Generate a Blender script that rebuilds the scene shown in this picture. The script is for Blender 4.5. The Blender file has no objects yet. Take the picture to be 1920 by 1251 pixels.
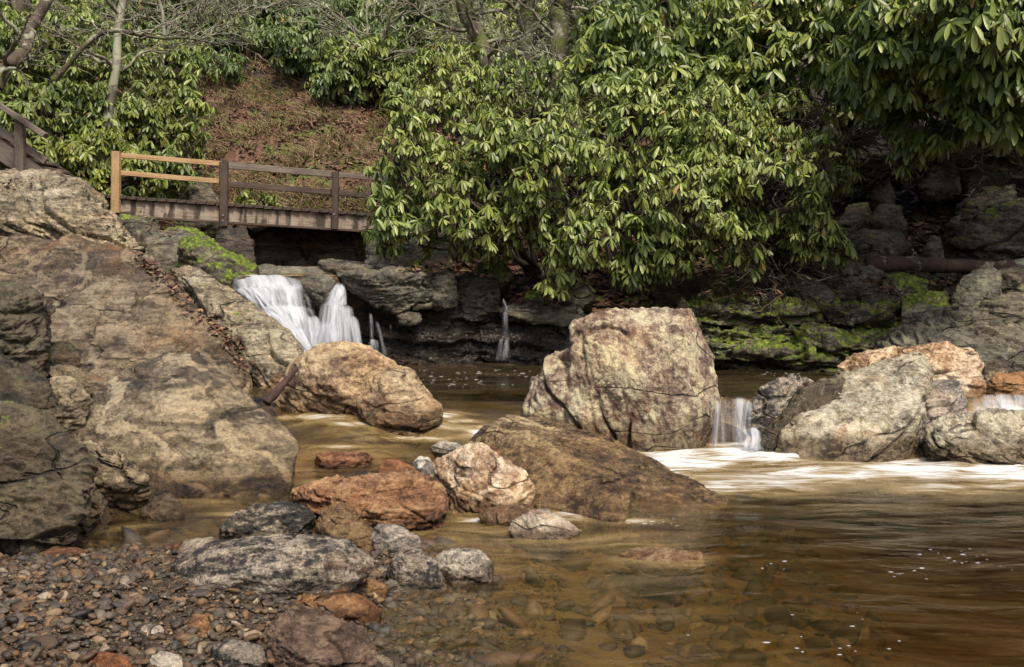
import bpy, bmesh, math, random
import numpy as np
from mathutils import Vector

# ------------------------------------------------------------------ camera, world, sun, exposure
S = bpy.context.scene
C = S.collection
F = 2027.0          # focal length in photograph pixels (1920 wide)
HC = 1.2            # camera height above the lower pool
VH = 500.0          # pixel row of the horizon
cam_d = bpy.data.cameras.new("camera"); cam = bpy.data.objects.new("camera", cam_d); C.objects.link(cam)
cam.location = (0, 0, HC); cam.rotation_euler = (math.radians(90), 0, 0)
cam_d.sensor_width = 36; cam_d.lens = F / 1920 * 36
cam_d.shift_y = -(625.5 - VH) / 1920
cam_d.clip_start = 0.05; cam_d.clip_end = 400
S.camera = cam
SUN_EL, SUN_AZ = 56.0, 155.0     # azimuth: 0 = +Y, clockwise; 155 = behind the camera, to the right
w = bpy.data.worlds.new("World"); S.world = w; w.use_nodes = True
nt = w.node_tree
sky = nt.nodes.new("ShaderNodeTexSky"); sky.sky_type = 'NISHITA'; sky.sun_disc = False; sky.air_density = .8; sky.dust_density = 6.0; sky.ozone_density = .3
sky.sun_elevation = math.radians(SUN_EL); sky.sun_rotation = math.radians(SUN_AZ)
nt.links.new(sky.outputs[0], nt.nodes["Background"].inputs[0]); nt.nodes["Background"].inputs[1].default_value = 0.12
sl = bpy.data.lights.new("sun", 'SUN'); sl.energy = 3.0; sl.angle = math.radians(11); sl.color = (1, .90, .75)
so = bpy.data.objects.new("sun", sl); C.objects.link(so)
a, e = math.radians(SUN_AZ), math.radians(SUN_EL)
sdir = Vector((math.sin(a) * math.cos(e), math.cos(a) * math.cos(e), math.sin(e)))
so.rotation_euler = sdir.to_track_quat('Z', 'Y').to_euler(); so.location = (0, -5, 20)
S.view_settings.view_transform = 'Standard'; S.view_settings.look = 'None'
S.view_settings.exposure = 0.52; S.view_settings.gamma = 1; S.view_settings.use_curve_mapping = False
S.cycles.max_bounces = 8; S.cycles.transparent_max_bounces = 24; S.cycles.volume_bounces = 0
S.cycles.diffuse_bounces = 3; S.cycles.glossy_bounces = 2; S.cycles.transmission_bounces = 4
S.cycles.caustics_reflective = False; S.cycles.caustics_refractive = False
S.cycles.use_denoising = True

rng = np.random.default_rng(7); random.seed(7)

# ------------------------------------------------------------------ numeric helpers
_perm = np.random.default_rng(3).permutation(256); _perm = np.concatenate([_perm, _perm, _perm])
_g = np.random.default_rng(4).normal(size=(256, 3)); _g /= np.linalg.norm(_g, axis=1)[:, None]
def perlin(p):
    p = np.asarray(p, float); i = np.floor(p).astype(int); f = p - i; i &= 255
    u = f * f * f * (f * (f * 6 - 15) + 10)
    out = 0
    for dx in (0, 1):
        wx = u[:, 0] if dx else 1 - u[:, 0]
        for dy in (0, 1):
            wy = u[:, 1] if dy else 1 - u[:, 1]
            for dz in (0, 1):
                wz = u[:, 2] if dz else 1 - u[:, 2]
                h = _perm[_perm[_perm[(i[:, 0] + dx) & 255] + ((i[:, 1] + dy) & 255)] + ((i[:, 2] + dz) & 255)]
                g = _g[h]
                out = out + wx * wy * wz * (g[:, 0] * (f[:, 0] - dx) + g[:, 1] * (f[:, 1] - dy) + g[:, 2] * (f[:, 2] - dz))
    return out * 1.5
def fbm(p, o=4, r=.5):
    s, a, q = 0, 1, np.asarray(p, float)
    for k in range(o): s = s + a * perlin(q + 17.3 * k); a *= r; q = q * 2.03
    return s
def ridged(p, o=4):
    s, a, q = 0, 1, np.asarray(p, float)
    for k in range(o): s = s + a * (1 - 2 * np.abs(perlin(q + 9.1 * k))); a *= .5; q = q * 2.1
    return s
def ss(a, b, x): t = np.clip((x - a) / (b - a), 0, 1); return t * t * (3 - 2 * t)
def P(u, v, D): return np.array([(u - 960) / F * D, D, HC - (v - VH) / F * D])
def nrm(a): return a / np.maximum(np.linalg.norm(a, axis=-1, keepdims=True), 1e-9)
def hsh(k): return np.sin(k * 127.1 + 311.7) * 43758.5453 % 1.0

def mesh_np(name, V, faces, attrs=None, uv=None, smooth=True):
    V = np.asarray(V, np.float32); me = bpy.data.meshes.new(name)
    faces = [np.asarray(f, np.int32) for f in faces if len(f)]
    loops = np.concatenate([f.ravel() for f in faces]); tot = np.concatenate([np.full(len(f), f.shape[1], np.int32) for f in faces])
    st = np.concatenate([[0], np.cumsum(tot)[:-1]]).astype(np.int32)
    me.vertices.add(len(V)); me.vertices.foreach_set("co", V.ravel())
    me.loops.add(len(loops)); me.loops.foreach_set("vertex_index", loops)
    me.polygons.add(len(tot)); me.polygons.foreach_set("loop_start", st); me.polygons.foreach_set("loop_total", tot)
    me.polygons.foreach_set("use_smooth", np.full(len(tot), smooth))
    me.update(calc_edges=True)
    for k, a in (attrs or {}).items():
        at = me.attributes.new(k, 'FLOAT', 'POINT'); at.data.foreach_set("value", np.asarray(a, np.float32))
    if uv is not None:
        l = me.uv_layers.new(name="UVMap"); l.data.foreach_set("uv", np.asarray(uv, np.float32)[loops].ravel())
    me.validate(); return me
def grid_faces(r, c):
    i = np.arange((r - 1) * (c - 1)); y, x = i // (c - 1), i % (c - 1); a = y * c + x
    return np.stack([a, a + 1, a + c + 1, a + c], 1)
def link(name, me, mat, parent=None, loc=None):
    o = bpy.data.objects.new(name, me); C.objects.link(o)
    if mat: me.materials.append(mat)
    if loc is not None: o.location = loc
    if parent: o.parent = parent
    return o
def tag(o, label=None, cat=None, group=None, kind=None):
    if label: o['label'] = label
    if cat: o['category'] = cat
    if group: o['group'] = group
    if kind: o['kind'] = kind
    return o
def empty(name, loc):
    o = bpy.data.objects.new(name, None); C.objects.link(o); o.location = loc; return o

# ------------------------------------------------------------------ material helpers
class N:
    def __init__(s, name):
        s.m = bpy.data.materials.new(name); s.m.use_nodes = True; s.t = s.m.node_tree; s.t.nodes.clear()
        s.out = s.t.nodes.new("ShaderNodeOutputMaterial")
    def n(s, typ, ins=None, **kw):
        d = s.t.nodes.new("ShaderNode" + typ)
        for k, v in kw.items(): setattr(d, k, v)
        for k, v in (ins or {}).items():
            i = d.inputs[k]
            if isinstance(v, bpy.types.NodeSocket): s.t.links.new(v, i)
            elif hasattr(v, 'outputs'): s.t.links.new(v.outputs[0], i)
            else: i.default_value = (*v, 1) if isinstance(v, tuple) and len(v) == 3 and i.type == 'RGBA' else v
        return d
    def math(s, op, a, b=0.5, c=None, clamp=False):
        ins = {0: a, 1: b}
        if c is not None: ins[2] = c
        return s.n("Math", ins, operation=op, use_clamp=clamp).outputs[0]
    def mix(s, f, a, b, mode='MIX'):
        d = s.n("MixRGB", {0: f, 1: a, 2: b}, blend_type=mode); return d.outputs[0]
    def noise(s, vec, scale, det=5, rough=.55, dist=0.0):
        return s.n("TexNoise", {'Vector': vec, 'Scale': scale, 'Detail': det, 'Roughness': rough, 'Distortion': dist}).outputs[0]
    def rng(s, x, a, b, c=0.0, d=1.0, st='SMOOTHSTEP'):
        return s.n("MapRange", {0: x, 1: a, 2: b, 3: c, 4: d}, interpolation_type=st).outputs[0]
    def ramp(s, x, stops):
        d = s.n("ValToRGB", {0: x}); r = d.color_ramp
        while len(r.elements) < len(stops): r.elements.new(.5)
        for el, (p, c) in zip(r.elements, stops): el.position = p; el.color = (*c, 1)
        return d.outputs[0]
    def map(s, vec, loc=(0, 0, 0), rot=(0, 0, 0), sc=(1, 1, 1)):
        return s.n("Mapping", {'Vector': vec, 'Location': loc, 'Rotation': rot, 'Scale': sc}).outputs[0]
    def attr(s, name): return s.n("Attribute", attribute_name=name).outputs['Fac']
    def done(s, sh): s.t.links.new(sh.outputs[0] if hasattr(sh, 'outputs') else sh, s.out.inputs[0]); return s.m

def rock_mat(name, dark, mid, light, rust=0., rustc=(.30, .12, .035), lichen=0., lichc=(.42, .42, .30), moss=0., speck=.5,
             rot=(0, .5, 0), band=4., wet=.06, wetz=0., vein=0., scale=1., crack=.7, rough=.6, bump=1.):
    m = N(name); co = m.n("TexCoord").outputs['Object']; geo = m.n("NewGeometry")
    rnd = m.n("ObjectInfo").outputs['Random']
    off = m.n("CombineXYZ", {0: m.math('MULTIPLY', rnd, 37.), 1: m.math('MULTIPLY', rnd, 91.), 2: rnd}).outputs[0]
    v = m.n("VectorMath", {0: co, 1: off}, operation='ADD').outputs[0]
    n1 = m.noise(v, 2.6 * scale, 9, .62, .4)
    bands = m.noise(m.map(v, rot=rot, sc=(1, 1, band)), 2.2 * scale, 7, .65, .8)
    fine = m.noise(v, 38 * scale, 6, .7); spk = m.noise(v, 120 * scale, 3, .6)
    mid_ = m.noise(m.map(v, rot=rot, sc=(1, 1, 1 + band * .4)), 13 * scale, 7, .72, .3)
    f = m.math('ADD', m.math('MULTIPLY', n1, .5), m.math('MULTIPLY', bands, .5))
    f = m.math('ADD', f, m.math('MULTIPLY', m.math('SUBTRACT', mid_, .5), .55)); f = m.math('ADD', f, m.math('MULTIPLY', m.math('SUBTRACT', fine, .5), .45))
    f = m.math('ADD', m.math('MULTIPLY', m.math('SUBTRACT', f, .5), 1.75), .5)
    col = m.ramp(f, [(.30, dark), (.5, mid), (.72, light)])
    if rust: 
        rm = m.rng(m.noise(v, 2.4 * scale, 9, .72, .6), .58 - .22 * rust, .78 - .22 * rust)
        col = m.mix(m.math('MULTIPLY', rm, m.rng(m.noise(v, 15 * scale, 6, .7), .35, .6, .15, .85)), col, rustc)
    if vein:
        vn = m.n("TexWave", {'Vector': m.map(v, rot=rot), 'Scale': 2.0 * scale, 'Distortion': 9., 'Detail': 5., 'Detail Scale': 1.5, 'Detail Roughness': .65}, bands_direction='Z').outputs[1]
        col = m.mix(m.math('MULTIPLY', m.rng(vn, .80, .97), vein), col, (light[0] * 1.35, light[1] * 1.35, light[2] * 1.35))
    if lichen:
        lm = m.rng(m.noise(v, 6.5 * scale, 10, .72, .2), .66 - .2 * lichen, .70 - .18 * lichen)
        col = m.mix(m.math('MULTIPLY', lm, .75), col, m.ramp(fine, [(.35, tuple(c * .7 for c in lichc)), (.65, lichc)]))
    hue = m.noise(v, 1.1 * scale, 5, .6, .5); col = m.mix(m.rng(hue, .42, .58, 0, .55), col, m.mix(1., col, (1.12, .98, .78), 'MULTIPLY'))
    sp = m.rng(spk, .35, .65, 1 - .55 * speck, 1 + .45 * speck, 'LINEAR')
    col = m.mix(1., col, m.n("CombineXYZ", {0: sp, 1: sp, 2: sp}).outputs[0], 'MULTIPLY')
    # cracks
    iso = m.math('ABSOLUTE', m.math('SUBTRACT', m.noise(m.map(v, rot=rot, sc=(1, 1, 2.6)), 1.0 * scale, 2.5, .5, .15), .5))
    ck = m.math('MULTIPLY', m.rng(iso, .001, .009, 1, 0), m.rng(m.noise(v, 2.1 * scale, 2), .48, .56))
    is2 = m.math('ABSOLUTE', m.math('SUBTRACT', m.noise(m.map(v, rot=(rot[0] + .9, rot[1] + .7, .4), sc=(1, 1, 2.)), 1.3 * scale, 2.5, .5, .1), .5))
    ck = m.math('MAXIMUM', ck, m.math('MULTIPLY', m.rng(is2, .001, .007, .8, 0), m.rng(m.noise(v, 1.5 * scale, 2), .52, .60)))
    col = m.mix(m.math('MULTIPLY', ck, crack), col, tuple(c * .18 for c in dark))
    nz = m.n("SeparateXYZ", {0: geo.outputs['Normal']}).outputs[2]
    if moss:
        mm = m.math('ADD', m.noise(v, 3.5 * scale, 8, .65), m.math('MULTIPLY', nz, .22))
        mk = m.rng(mm, .86 - .38 * moss, .93 - .36 * moss)
        mc = m.ramp(m.noise(v, 22, 5, .7), [(.35, (.018, .035, .006)), (.5, (.085, .125, .012)), (.66, (.25, .30, .03))])
        col = m.mix(mk, col, mc)
    # wet foot
    z = m.n("SeparateXYZ", {0: geo.outputs['Position']}).outputs[2]
    zz = m.math('SUBTRACT', z, m.math('MULTIPLY', m.noise(v, 5, 3), wet * 1.6))
    wm = m.rng(zz, wetz - .02, wetz + wet, 1, 0)
    col = m.mix(wm, col, m.mix(1., col, (.42, .36, .30), 'MULTIPLY'))
    bh = m.math('ADD', m.math('MULTIPLY', bands, .6), m.math('MULTIPLY', m.noise(v, 11 * scale, 9, .68), .7))
    bh = m.math('ADD', bh, m.math('MULTIPLY', fine, .30)); bh = m.math('SUBTRACT', bh, m.math('MULTIPLY', ck, .5))
    bp = m.n("Bump", {'Height': bh, 'Strength': 1. * bump, 'Distance': .05 / scale})
    ro = m.math('SUBTRACT', rough, m.math('MULTIPLY', wm, .45))
    return m.done(m.n("BsdfPrincipled", {'Base Color': col, 'Roughness': ro, 'Normal': bp, 'Specular IOR Level': .4}))

R_ = math.radians
M = {}
M['tall'] = rock_mat('tall_boulder_stone', (.052, .034, .030), (.18, .125, .095), (.46, .40, .28), rust=.35, rustc=(.26, .12, .05), lichen=.75, lichc=(.58, .54, .37), rot=(0, 1.2, 0), band=1.5, vein=.2, wet=.14)
M['gold'] = rock_mat('golden_stone', (.085, .052, .034), (.28, .205, .125), (.52, .43, .275), rust=.35, rustc=(.30, .15, .055), lichen=.4, lichc=(.55, .48, .32), rot=(0, -.3, 0), band=2, wet=.12, wetz=.12)
M['pale'] = rock_mat('pale_leaning_stone', (.07, .057, .042), (.27, .24, .17), (.53, .49, .385), rust=.22, rustc=(.32, .17, .08), lichen=.5, lichc=(.52, .52, .42), rot=(0, .8, 0), band=4, vein=.2, wet=.10)
M['slab'] = rock_mat('brown_slab_stone', (.036, .029, .021), (.115, .090, .062), (.26, .215, .15), rust=.4, rustc=(.19, .10, .045), lichen=.25, lichc=(.27, .26, .18), rot=(0, -.65, 0), band=9, vein=.4, rough=.45, scale=.6, wet=.06)
M['slabpale'] = rock_mat('pale_slab_stone', (.055, .046, .032), (.21, .18, .125), (.44, .39, .285), rust=.2, lichen=.4, lichc=(.36, .34, .25), rot=(0, -.75, 0), band=6, scale=.8, wet=.08, moss=.12)
M['front'] = rock_mat('tan_bedrock_stone', (.038, .032, .026), (.135, .110, .076), (.33, .285, .20), rust=.25, rustc=(.17, .105, .045), lichen=.25, lichc=(.35, .32, .23), rot=(.3, -.6, 0), band=6, vein=.6, rough=.45, scale=.5, wet=.10)
M['darkl'] = rock_mat('dark_brown_stone', (.012, .010, .007), (.048, .040, .026), (.115, .098, .064), rust=.3, rustc=(.10, .058, .024), lichen=.25, lichc=(.13, .135, .08), moss=.24, rot=(0, .5, 0), band=2, wet=.05)
M['mid'] = rock_mat('wet_sloping_stone', (.05, .034, .024), (.24, .18, .105), (.58, .49, .31), rust=.3, rustc=(.20, .11, .045), lichen=.3, lichc=(.5, .44, .28), rot=(0, -.5, 0), band=5, wet=.22, rough=.42)
M['orange'] = rock_mat('orange_stone', (.05, .025, .015), (.195, .10, .05), (.36, .235, .13), rust=.4, rustc=(.27, .10, .035), lichen=.1, rot=(0, .15, 0), band=8, wet=.05)
M['rusty'] = rock_mat('white_and_rust_stone', (.10, .055, .032), (.34, .235, .145), (.60, .52, .40), rust=.35, rustc=(.28, .13, .05), vein=.4, rot=(0, .8, 0), band=2, wet=.05)
M['gneiss'] = rock_mat('banded_gneiss', (.008, .008, .009), (.034, .031, .028), (.33, .29, .235), rust=.2, rustc=(.14, .07, .03), rot=(0, .12, 0), band=5, speck=.9, vein=.35, wet=.04)
M['speckled'] = rock_mat('speckled_granite', (.03, .03, .03), (.20, .19, .17), (.45, .43, .38), speck=1., rot=(0, .3, 0), band=2, scale=1.6, wet=.04)
M['grey'] = rock_mat('grey_cobble_stone', (.06, .058, .058), (.22, .20, .18), (.44, .40, .34), rust=.15, vein=.3, rot=(0, .4, 0), band=4, wet=.04)
M['plum'] = rock_mat('brown_purple_stone', (.030, .018, .014), (.085, .056, .043), (.19, .14, .105), rust=.2, vein=.4, rot=(.3, .9, 0), band=4, wet=.03)
M['brown'] = rock_mat('tan_brown_stone', (.07, .035, .018), (.20, .11, .05), (.34, .23, .12), rust=.4, rot=(0, .3, 0), band=3, wet=.04)
M['ledge'] = rock_mat('dark_wet_ledge_stone', (.010, .009, .008), (.038, .032, .025), (.10, .085, .065), rust=.15, rustc=(.09, .05, .02), moss=.12, rot=(0, -.05, 0), band=7, wet=.3, wetz=.3, rough=.45)
M['greyledge'] = rock_mat('grey_ledge_stone', (.035, .032, .026), (.10, .095, .075), (.20, .185, .14), lichen=.3, lichc=(.24, .24, .17), moss=.2, rot=(0, -.1, 0), band=4)
M['mossy'] = rock_mat('mossy_ledge_stone', (.02, .02, .014), (.07, .065, .045), (.26, .25, .17), lichen=.45, lichc=(.42, .41, .30), moss=.84, rot=(0, .05, 0), band=5, wet=.1, wetz=.3)
M['mossbright'] = rock_mat('bright_moss_stone', (.02, .02, .014), (.08, .07, .05), (.22, .20, .14), lichen=.3, moss=.88, rot=(0, .05, 0), band=4)
M['bank'] = rock_mat('bank_stone', (.018, .017, .012), (.065, .058, .042), (.15, .135, .095), lichen=.35, lichc=(.20, .21, .14), moss=.42, rot=(0, -.4, 0), band=3)
M['bankgrey'] = rock_mat('grey_boulder_stone', (.038, .036, .028), (.11, .102, .078), (.21, .20, .15), lichen=.5, lichc=(.30, .31, .18), moss=.15, rot=(0, .4, 0), band=5, wet=.1, wetz=.3)
M['redbrown'] = rock_mat('red_brown_stone', (.06, .022, .012), (.17, .075, .035), (.30, .16, .085), rust=.5, rot=(0, .1, 0), band=4, wet=.03)
M['white'] = rock_mat('white_quartz_stone', (.30, .27, .22), (.55, .52, .46), (.72, .70, .64), rust=.1, band=2, wet=.02)

# ------------------------------------------------------------------ terrain
def terrain(x, y):
    x = np.asarray(x, float); y = np.asarray(y, float)
    p = np.stack([x, y, 0 * x], -1).reshape(-1, 3)
    n1 = fbm(p * .9, 4).reshape(x.shape); n2 = fbm(p * 3.1 + 5, 3).reshape(x.shape)
    bed = -.16 - .42 * ss(.2, 2.2, x + .35 * (6 - y)) + .04 * n1
    up = .16 - .35 * ss(8.3, 9.8, y) + .03 * n1
    z = bed + (up - bed) * ss(6.95, 7.5, y)
    dist = np.minimum(-.42 - x, 4.5 - y) + .12 * n1
    beach = np.clip(.17 * dist, -.5, .15)
    z = np.maximum(z, beach)
    # left bedrock core
    left = ss(-1.5, -3.6, x + .12 * (y - 6)) * ss(4.9, 10.3, y) * 1.85
    z = np.where(x < 0, np.maximum(z, left - .8), z)
    u = x / np.maximum(y, .1) * F + 960
    # back right bank
    rb = .75 + .42 * np.minimum(y - 10.4, 4) + (.22 + .5 * ss(1150, 1400, u)) * np.maximum(y - 14.4, 0) + (.2 + .6 * ss(1150, 1400, u)) * ss(13, 16, y) + .1 * n1 + .05 * n2
    wr = ss(10.0, 10.5, y)
    ch = 1.0 + .03 * (y - 10.5) + .04 * n2                    # upstream channel
    hill = 2.0 + .5 * (y - 18.0) + .35 * n1 + .12 * n2
    lft = 1.7 + .05 * (y - 11) + .12 * n1 + .35 * ss(16.5, 22, y) * (y - 16)
    chan = ss(190, 290, u) * ss(-.7, -1.6, x)
    back = rb * (1 - ss(-3.6, -4.6, x)) + lft * ss(-3.6, -4.6, x)
    back = back * (1 - chan) + ch * chan
    hh = ss(17.2, 18.4, y)
    back = back * (1 - hh) + np.maximum(back * (x > -1.2), hill) * hh
    return z * (1 - wr) + back * wr
def hitD(u, v, d0=17.0):
    ys = np.arange(d0, 75, .25); z = terrain((u - 960) / F * ys, ys); k = np.nonzero(z >= HC - (v - VH) / F * ys)[0]
    return float(ys[k[0]]) if len(k) else 60.0
def tz(x, y): return float(terrain(np.array([x]), np.array([y]))[0])

ry = np.concatenate([np.linspace(-4, 2.8, 14), np.linspace(2.9, 12, 200), 12 + (np.linspace(0, 1, 160)[1:] ** 1.5) * 68])
cx = np.linspace(-1, 1, 300); cx = np.sign(cx) * np.abs(cx) ** 1.25
Y, X = np.meshgrid(ry, cx, indexing='ij'); X = X * (1.0 * np.maximum(Y, 0) + 6)
Z = terrain(X, Y)
V = np.stack([X, Y, Z], -1).reshape(-1, 3)
m = N('ground_soil'); geo = m.n("NewGeometry"); co = geo.outputs['Position']
pos = m.n("SeparateXYZ", {0: co}); nz = m.n("SeparateXYZ", {0: geo.outputs['Normal']}).outputs[2]
n1 = m.noise(co, 1.1, 8, .6, .3); n2 = m.noise(co, 14, 8, .7)
litter = m.ramp(n2, [(.33, (.030, .016, .010)), (.5, (.105, .052, .030)), (.66, (.20, .115, .07))])
soil_and_shade = m.ramp(n2, [(.35, (.012, .010, .007)), (.65, (.06, .045, .03))])
hollow_shade = m.math('MULTIPLY', m.rng(pos.outputs[0], 3.4, 4.2), m.rng(pos.outputs[1], 11.2, 12.2))
soil_and_shade = m.mix(hollow_shade, soil_and_shade, (.008, .007, .006))  # shade of the right-bank hollow, painted into the ground colour
col = m.mix(m.math('MULTIPLY', m.rng(n1, .38, .5), m.math('SUBTRACT', 1., m.math('MULTIPLY', hollow_shade, .9))), soil_and_shade, litter)
mk = m.math('MULTIPLY', m.rng(m.noise(co, 1.7, 7, .65), .50, .58), m.rng(n2, .4, .55))
col = m.mix(mk, col, m.ramp(m.noise(co, 25, 4), [(.35, (.03, .05, .008)), (.65, (.14, .19, .03))]))
# stream bed (below the water): rounded stones of many browns
vo = m.n("TexVoronoi", {'Vector': co, 'Scale': 9., 'Randomness': 1.})
vc = m.n("SeparateXYZ", {0: vo.outputs['Color']})
big = m.noise(co, 1.6, 4, .5)
bedc = m.ramp(m.math('ADD', m.math('MULTIPLY', m.noise(co, 9, 6, .65, .4), .45), m.math('MULTIPLY', big, .55)), [(.33, (.035, .022, .009)), (.47, (.15, .09, .03)), (.6, (.29, .20, .075)), (.8, (.42, .34, .17))])
bedc = m.mix(m.rng(n2, .35, .65, 0, .6), bedc, (.16, .10, .04))
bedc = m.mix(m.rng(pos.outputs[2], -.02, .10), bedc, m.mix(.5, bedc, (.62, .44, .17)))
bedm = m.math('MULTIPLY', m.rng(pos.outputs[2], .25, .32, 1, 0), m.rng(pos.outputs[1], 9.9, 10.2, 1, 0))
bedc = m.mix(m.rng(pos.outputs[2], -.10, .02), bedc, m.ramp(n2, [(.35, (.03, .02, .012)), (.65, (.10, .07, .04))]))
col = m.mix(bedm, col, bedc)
bh = m.math('ADD', m.math('MULTIPLY', n2, .7), m.math('MULTIPLY', m.noise(co, 60, 4, .7), .4))
bp = m.n("Bump", {'Height': bh, 'Strength': .9, 'Distance': .05})
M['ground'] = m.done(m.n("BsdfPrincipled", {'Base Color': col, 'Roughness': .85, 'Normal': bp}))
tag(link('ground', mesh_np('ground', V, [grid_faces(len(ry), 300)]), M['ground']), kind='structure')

# ------------------------------------------------------------------ water
def lip(x): return 7.42 + .10 * np.sin(x * 1.7 + .5)
def zwater(x, y):
    u = x / np.maximum(y, .1) * F + 960
    wdt = .55 - .42 * ss(1150, 1300, u) + .15 * ss(760, 700, u)     # gentle chute in the middle, steep at the right
    L = lip(x)
    t = ss(L - wdt, L + .12 + .4 * ss(1250, 1150, u), y)
    z = .30 * t
    p = np.stack([x * 1.3, y * 3.2, 0 * x], -1).reshape(-1, 3)
    q = np.stack([x * 4, y * 9, 0 * x + 3], -1).reshape(-1, 3)
    r1 = fbm(p, 3).reshape(x.shape); r2 = perlin(q).reshape(x.shape)
    turb = np.exp(-((y - L + .55) / .6) ** 2)
    return z + .006 * r1 + .002 * r2 + turb * (.02 * r1 + .008 * r2)
wy = np.concatenate([np.linspace(-1.5, 2.9, 10), np.linspace(3.0, 6.4, 150), np.linspace(6.42, 8.2, 130), np.linspace(8.22, 10.7, 60)])
wx = np.linspace(-3.6, 5.2, 360)
WY, WX = np.meshgrid(wy, wx, indexing='ij'); WZ = zwater(WX, WY)
U = WX / np.maximum(WY, .5) * F + 960; VV = VH + (HC - WZ) / np.maximum(WY, .5) * F
def blob(u, v, ru, rv): return np.exp(-(((U - u) / ru) ** 2 + ((VV - v) / rv) ** 2))
foam = np.zeros_like(U)
for (u, v, ru, rv, s) in [
    (1280, 862, 110, 26, 1.2), (1420, 850, 120, 28, 1.25), (1400, 905, 200, 24, .85), (1560, 885, 180, 18, 1.1), (1720, 880, 170, 22, 1.1), (1870, 885, 110, 28, 1.2),
    (1800, 912, 180, 20, .6), (1240, 880, 90, 30, .8), (1380, 818, 60, 25, 1.0), (1760, 835, 60, 20, .55), (1900, 770, 90, 18, .8),
    (700, 800, 150, 26, .34), (600, 780, 90, 25, .35), (880, 800, 60, 10, .5), (790, 800, 110, 22, .55), (1010, 785, 35, 14, 1.1), (1050, 800, 30, 12, .9), (905, 815, 60, 16, .6),
    (650, 850, 120, 25, .32), (560, 880, 60, 20, .25), (600, 745, 60, 16, .3), (850, 950, 40, 14, .75), (900, 960, 70, 10, .5), (1090, 965, 60, 12, .9), (1190, 978, 50, 8, .6), (440, 962, 60, 8, .45), (1040, 1008, 45, 5, .8), (250, 990, 60, 10, .3),
    (760, 975, 120, 30, .4), (900, 1000, 200, 26, .36), (1150, 1015, 160, 18, .3), (1240, 1050, 100, 12, .45), (950, 1055, 200, 26, .14), (700, 1000, 60, 20, .3), (1500, 950, 400, 26, .12), (1500, 1060, 400, 40, .04), (1030, 900, 20, 60, .5), (860, 940, 30, 20, .7), (600, 782, 90, 7, .8), (690, 795, 120, 6, .7), (830, 778, 45, 8, 1.), (870, 790, 50, 6, .9), (760, 822, 120, 6, .6), (900, 812, 40, 8, .9), (650, 838, 90, 6, .5), (610, 905, 60, 7, .45), (850, 925, 25, 16, .8), (900, 975, 60, 6, .8), (560, 730, 40, 6, .5), (640, 660, 90, 14, .9), (700, 668, 60, 8, .6), (940, 676, 40, 7, .7), (350, 940, 120, 10, .25)]:
    foam = np.maximum(foam, s * blob(u, v, ru, rv))
foam[WY > 10] *= .3
top = np.stack([WX, WY, WZ], -1).reshape(-1, 3); R0, C0 = WX.shape
bot = top.copy(); bot[:, 2] = -1.6
idx = np.arange(R0 * C0).reshape(R0, C0); K = R0 * C0
def strip(a): return np.stack([a[:-1], a[:-1] + K, a[1:] + K, a[1:]], 1)
faces = [grid_faces(R0, C0), grid_faces(R0, C0)[:, ::-1] + K, strip(idx[0]), strip(idx[-1])[:, ::-1], strip(idx[:, 0])[:, ::-1], strip(idx[:, -1])]
m = N('stream_water'); co = m.n("NewGeometry").outputs['Position']
flow = m.noise(co, .8, 2); fv = m.n("VectorMath", {0: co, 1: m.n("CombineXYZ", {0: 0., 1: m.math('MULTIPLY', flow, .55)}).outputs[0]}, operation='ADD').outputs[0]
st = m.noise(m.map(fv, rot=(0, 0, -.12), sc=(1.2, 4.2, 1)), 2.2, 7, .6, .7)
st2 = m.noise(m.map(fv, rot=(0, 0, .1), sc=(1.6, 12, 1)), 3.2, 5, .6, .4)
fo = m.math('MAXIMUM', m.attr('foam'), .055)
fm = m.math('MULTIPLY', fo, m.math('ADD', m.rng(st, .25, .75, .3, 1.1, 'LINEAR'), m.rng(st2, .3, .7, -.12, .2, 'LINEAR')), clamp=True)
fm = m.math('ADD', m.math('MULTIPLY', fo, m.math('ADD', m.rng(st, .34, .68, .08, 1.0), m.rng(st2, .36, .66, -.08, .20))), m.math('MULTIPLY', m.math('MULTIPLY', fo, fo), .30))
fm = m.math('MULTIPLY', fm, .95, clamp=True)
bh = m.math('ADD', m.math('MULTIPLY', m.noise(m.map(fv, sc=(1.5, 4, 1)), 3.5, 4, .5, .6), 1.), m.math('MULTIPLY', m.noise(m.map(fv, sc=(1.5, 5, 1)), 13, 3, .5), .25))
bp = m.n("Bump", {'Height': bh, 'Strength': .15, 'Distance': .03})
gl = m.n("BsdfGlossy", {'Color': (1, 1, 1), 'Roughness': .12, 'Normal': bp})
tr = m.n("BsdfTransparent", {'Color': (.93, .90, .84)})
fr = m.n("Fresnel", {'IOR': 1.33, 'Normal': bp})
s1 = m.n("MixShader", {0: fr.outputs[0], 1: tr.outputs[0], 2: gl.outputs[0]})
fd = m.n("BsdfPrincipled", {'Base Color': m.mix(m.rng(fm, .2, .8), (.52, .37, .15), (.60, .61, .60)), 'Roughness': .6, 'Normal': bp})
s2 = m.n("MixShader", {0: fm, 1: s1.outputs[0], 2: fd.outputs[0]})
va = m.n("VolumeAbsorption", {'Color': (.63, .50, .15), 'Density': 2.4})
m.t.links.new(va.outputs[0], m.out.inputs[1]); M['water'] = m.done(s2)
fa = np.concatenate([foam.ravel(), np.zeros(K)])
tag(link('water', mesh_np('water', np.concatenate([top, bot]), faces, {'foam': fa}), M['water']), kind='structure')
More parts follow.
